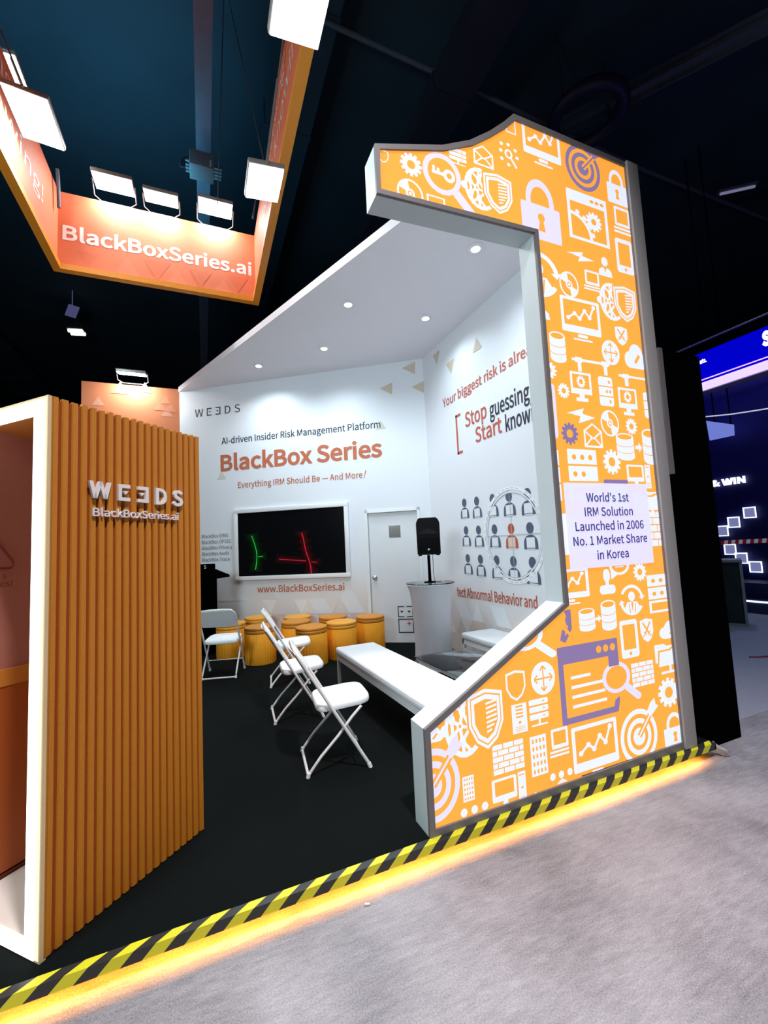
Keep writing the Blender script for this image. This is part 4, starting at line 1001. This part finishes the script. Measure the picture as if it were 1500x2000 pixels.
a, b = fb_(1367, 711, XH-.004), fb_(1380, 706, XH-.004); text(T, 'ats.', a, ur, uz, a.y-b.y, .085, 0, bold=.02)
hl(T.build('lettering', wl, hd, fix=False))
T = MB(); XW = XB+.04
a, b = fb_(1391, 951, XW), fb_(1458, 943, XW); text(T, '& WIN', a-Vector((.02, 0, 0)), ur, uz, a.y-b.y, .13, 0, bold=.016, depth=.02)
tag(T.build('lit_lettering', wl), 'glowing white block letters on the far blue wall', 'lettering')
M_neon = emat('neon_white', (.85, 1, .9), 1.6); M_nf = emat('neon_fill', (.20, .22, .46), .8)
NB = [((1413, 1037), 'lowest'), ((1435, 1020), 'middle'), ((1466, 1001), 'highest'), ((1428, 1073), 'highest'), ((1450, 1090), 'middle'), ((1478, 1107), 'lowest')]
for i, ((px, py), w_) in enumerate(NB):
    c = fb_(px, py, XW); b = thing('neon_square', 'glowing neon square on the far blue wall, %s of the %s three' % (w_, 'rising upper' if i < 3 else 'falling lower'), 'neon light', c, 0, 'neon squares on the far blue wall')
    s = .105; MB().box((-.03, -s, -s), (-.012, s, s)).build('panel', M_nf, b)
    MB().tube([(-.035, -s, -s), (-.035, s, -s), (-.035, s, s), (-.035, -s, s)], .016, 8, closed=True).build('tube', M_neon, b)
a = fb_(1380, 820, XB-.3); 
s1 = MB(); ps = [fb_(*p, XB-.3) for p in ((1379, 822), (1431, 829), (1432, 850), (1386, 860))]
s1.add([p for p in ps]+[p+Vector((.05, 0, 0)) for p in ps], [[0, 1, 2, 3], [7, 6, 5, 4], [0, 4, 5, 1], [1, 5, 6, 2], [2, 6, 7, 3], [3, 7, 4, 0]])
cs_ = ps[0]*.5+ps[1]*.5; hs_ = thing('hanging_screen', 'pale blue hanging screen high on the far stand', 'screen', cs_)
o = s1.build('panel', emat('pale_blue_screen', (.16, .21, .62), .95), hs_); o.matrix_parent_inverse = Matrix.Translation(-cs_)
for p in (ps[0].lerp(ps[1], .3), ps[0].lerp(ps[1], .9)):
    o = MB().tube([p+Vector((.03, 0, -.02)), Vector((p.x+.03, p.y, 10))], .012, 6).build('hanger', M_black, hs_); o.matrix_parent_inverse = Matrix.Translation(-cs_)
a, b = fb_(1376, 840, XB-.5), fb_(1510, 824, XB-.5)
ps = [fb_(*p, XB-.5) for p in ((1377, 814), (1428, 809), (1468, 803), (1512, 796))]
tag(MB().tube(ps, .012, 8).build('light_line', emat('thin_light_line', (.6, .6, .7), .9)), 'thin white curved light line above the hanging screen', 'light strip')
bt = MB(); XT = 8.0; pa, pb = fb_(1407, 1060, XT), fb_(1512, 1055, XT); nst = 14
for i in range(nst):
    a = pa.lerp(pb, i/nst); b = pa.lerp(pb, (i+1)/nst); h = Vector((0, 0, .033)); sk_ = (pb-pa)/nst*.25
    bt.add([a-h, b-h, b+h+sk_, a+h+sk_], [[0, 1, 2, 3]], i % 2)
tag(bt.build('barrier_tape', [mat('red_tape', (.55, .03, .05), .5, emit=(.25, .01, .02), es=.2), mat('white_tape', (.75, .72, .78), .5, emit=(.4, .38, .45), es=.3)], fix=False), 'red and white barrier tape stretched before the far stand', 'tape')  # both tape colours are given a faint glow of their own
pp = fb_(1400, 1058, XT)
tag(MB().box((pp.x-.03, pp.y-.03, GZ), (pp.x+.03, pp.y+.03, pp.z+.06), bev=.01).build('barrier_post', mat('orange_post', (.5, .12, .02), .5, .1, 20)), 'orange post holding the red and white barrier tape', 'post')
cn = thing('service_counter', 'dark green counter with pale edges on the far stand', 'counter', (8.2, 4.335, GZ), R(29))
y1c = 0
MB().box((0, y1c, 0), (.5, .9, 1.06)).build('body', mat('dark_green_laminate', (.012, .03, .028), .5, .1, 20), cn)
MB().box((-.03, y1c-.03, 1.06), (.55, .93, 1.10)).build('worktop', mat('pale_grey_worktop', (.35, .38, .38), .4, .05, 20), cn)
MB().box((-.015, y1c-.03, 0), (.02, y1c+.01, 1.06)).build('corner_trim', MATS['pale_grey_worktop'], cn)
MB().box((-.015, y1c, 0), (.0, .9, .05)).build('skirting', MATS['pale_grey_worktop'], cn)
sg_ = thing('stage_platform', 'low violet stage with glowing white edge strip on the far stand', 'stage', (9.6, 4, GZ))
MB().box((0, -2.5, 0), (.93, 2.2, .26)).build('deck', mat('violet_deck', (.05, .05, .16), .5, .1, 8), sg_)
MB().box((.25, -2.5, .26), (.93, 2.2, .55)).build('riser', mat('blue_riser', (.06, .06, .22), .5, .1, 8), sg_)
MB().box((-.02, -2.5, .215), (.0, 2.2, .245)).build('edge_strip', emat('white_edge_strip', (.75, 1, .95), 1.5), sg_)
cbp = [atz(1464, 1283, GZ+.012), atz(1482, 1283, GZ+.012), atz(1500, 1282, GZ+.012), atz(1520, 1278, GZ+.012)]
tag(MB().tube(cbp, .012, 6).build('red_cable', mat('red_cable_sheath', (.35, .02, .04), .5, .1, 30)), 'short red cable lying on the grey aisle carpet', 'cable')

# ================================================================== HALL CEILING
M_hc = mat('dark_hall_ceiling', (.020, .050, .075), .8, .35, .8)
struct(MB().add([(-30, -12, 10), (40, -12, 10), (40, 45, 10), (-30, 45, 10)], [[3, 2, 1, 0]]).build('ceiling_hall', M_hc, fix=False))
M_st = mat('grey_blue_steel', (.09, .11, .15), .6, .15, 6); M_dst = mat('dark_steel', (.035, .04, .06), .6, .2, 6)
bm_ = MB(); bm_.box((-.04, -2, 8.2), (-.02, 25, 8.34)); bm_.box((.165, -2, 8.2), (.185, 25, 8.34)); bm_.box((-.02, -2, 8.2), (.165, 25, 8.22))
tag(bm_.build('cable_tray', mat('cable_tray_steel', (.16, .17, .23), .6, .25, 5)), 'long straight cable tray running overhead inside the banner ring', 'cable tray')
ho = thing('chain_hoist', 'grey rigging box clamped under the overhead cable tray', 'hoist', (.03, 7.0, 7.9))
MB().box((-.17, -.12, -.20), (.20, .2, .06), bev=.01).build('body', mat('hoist_grey', (.20, .23, .27), .5, .1, 20), ho)
MB().box((.13, -.125, -.18), (.155, -.119, -.06)).build('label_plate', mat('white_plate', (.7, .7, .72), .5), ho)
for k in range(4): MB().box((-.24, .22+k*.11, .14+k*.035), (.33, .26+k*.11, .19+k*.035)).build('clamp_rail', mat('rail_grey', (.25, .26, .27), .5, .2, 40), ho)
MB().tube([(-.17, 0, -.0), (-.26, 0, -.05), (-.30, .0, -.15), (-.29, 0, -.20), (-.25, 0, -.19), (-.24, 0, -.1), (-.17, 0, -.12)], .02, 8).build('hook', M_dst, ho)
for i, (p, q, lab) in enumerate((((437, 0), (425, 400), 'thin dark hanging wire right of the cable tray'), ((447, 0), (505, 268), 'thin steel suspension wire sloping to the right banner panel'))):
    a = at(*p, (0, 1, 0), 5.6); b = at(*q, (0, 1, 0), 5.9)
    tag(MB().tube([a, b], .007, 6).build('suspension_wire', M_st), lab, 'wire')
a = at(505, 268, (0, 1, 0), 5.9)
hk = MB(); hk.tube([a, a+Vector((.02, 0, -.10)), a+Vector((.06, 0, -.3)), (BX1-.1, 5.95, 6.27)], .014, 6)
tag(hk.build('rigging_shackle', M_st), 'rigging shackle and sling tying the wire to the banner', 'shackle')
hk = MB(); e = at(112, 330, (1, 0, 0), BX0+.1)
hk.tube([e, e+Vector((.0, .05, -.2)), e+Vector((0, .08, -.45))], .02, 8)
tag(hk.build('sling_strap', M_st), 'pale sling strap hanging behind the left banner corner', 'strap')
# ducts and beams
DU = [((1.15, 2.0), 9.5, .45, M_hc, 'wide dark duct running lengthwise just right of the banner'), ((3.6, 4.3), 9.0, .3, mat('duct_navy', (.012, .014, .03), .7, .3, 2), 'dark navy duct running lengthwise above the light box'), ((-7.6, -6.6), 9.2, .5, M_hc, 'dark duct running lengthwise left of the banner')]
for (x0, x1), z, h, m, lab in DU:
    d = MB(); d.box((x0, -3, z), (x1, 29.5, z+h))
    for k in range(16): d.box((x0-.02, -2.5+k*2, z-.02), (x1+.02, -2.42+k*2, z+h))
    tag(d.build('air_duct', m), lab, 'duct', 'ducts under the hall ceiling')
def beam(a, b, w_, h_, name, m, lab, cat):
    a, b = Vector(a), Vector(b); d = (b-a); L = d.length; M = Matrix.Translation(a) @ d.to_track_quat('X', 'Z').to_matrix().to_4x4()
    bb = MB(); bb.box((0, -w_/2, -h_/2), (L, -w_/2+.02, h_/2), 0, M); bb.box((0, w_/2-.02, -h_/2), (L, w_/2, h_/2), 0, M); bb.box((0, -w_/2, -.01), (L, w_/2, .01), 0, M)
    return tag(bb.build(name, m), lab, cat)
beam((5.2, 7.0, 9.2), (9.2, 1.4, 9.2), .26, .2, 'steel_beam', M_st, 'diagonal grey steel beam overhead at the upper right', 'beam')
tag(MB().tube([(1.2, 5.55, 9.4), (6, 5.62, 9.4), (9, 5.68, 9.4), (16, 5.55, 9.4)], .04, 8).build('conduit_pipe', M_st), 'long thin conduit pipe crossing the ceiling behind the light box top', 'pipe')
rd = MB().tube([(6.2+.55*math.cos(2*math.pi*k/40), 4.8+.55*math.sin(2*math.pi*k/40), 8.75) for k in range(40)], .11, 12, closed=True)
rd = tag(rd.build('round_duct', mat('navy_duct', (.02, .02, .06), .5, .2, 4)), 'round dark duct mouth in the ceiling above the light box peak', 'duct')
for sg__ in (-1, 1): MB().tube([(6.2+sg__*.55, 4.8, 8.82), (6.2+sg__*.55, 4.8, 10)], .02, 6).build('hanger', M_dst, rd)
p = at(1440, 370, (0, 0, 1), 9.3)
tl = thing('tube_light', 'dim violet tube fixture high at the right picture edge', 'light', p, R(-38))
MB().box((-.38, -.07, 0), (.38, .07, .05)).build('housing', M_st, tl); MB().tube([(-.34, 0, -.02), (.34, 0, -.02)], .03, 8).build('tube', emat('dim_violet', (.3, .28, .5), .5), tl)
MB().tube([(-.2, 0, .04), (-.2, 0, .7)], .012, 6).build('hanger', M_dst, tl); MB().tube([(.2, 0, .04), (.2, 0, .7)], .012, 6).build('hanger', M_dst, tl)
p = atz(150, 648, 9.3)
hbx = thing('high_bay_lamp', 'lit yellowish twin tube lamp in the dark hall behind the slatted kiosk', 'lamp', p, R(-10))
MB().box((-.24, -.2, .02), (.24, .2, .1)).build('housing', M_dst, hbx)
for y in (-.1, .1): MB().tube([(-.21, y, -.02), (.21, y, -.02)], .055, 10).build('tube', emat('warm_tube', (1, 1, .72), 6), hbx)
MB().tube([(0, 0, .09), (0, 0, .7)], .02, 6).build('hanger', M_dst, hbx)
p = atz(141, 609, 9.3)
MBp = MB(); MBp.box((-.14, -.25, 0), (.14, .25, .04), 0, Matrix.Translation(p) @ Matrix.Rotation(R(25), 4, 'Z') @ Matrix.Rotation(R(-15), 4, 'X'))
MBp.tube([p+Vector((0, 0, .03)), Vector((p.x, p.y, 10))], .015, 6)
tag(MBp.build('ceiling_panel', mat('violet_grey_panel', (.25, .25, .5), .5, emit=(.05, .05, .12), es=1)), 'unlit violet grey panel hanging above the twin tube lamp', 'panel')  # unlit panel, with a faint violet glow put into its colour
struct(MB().box((-30, 30, GZ), (40, 30.2, 10)).build('wall_end', mat('dark_hall_wall', (.008, .012, .025), .8, .3, .5)))
struct(MB().box((-20.2, -12, GZ), (-20, 30, 10)).build('wall_hall', MATS['dark_hall_wall']))
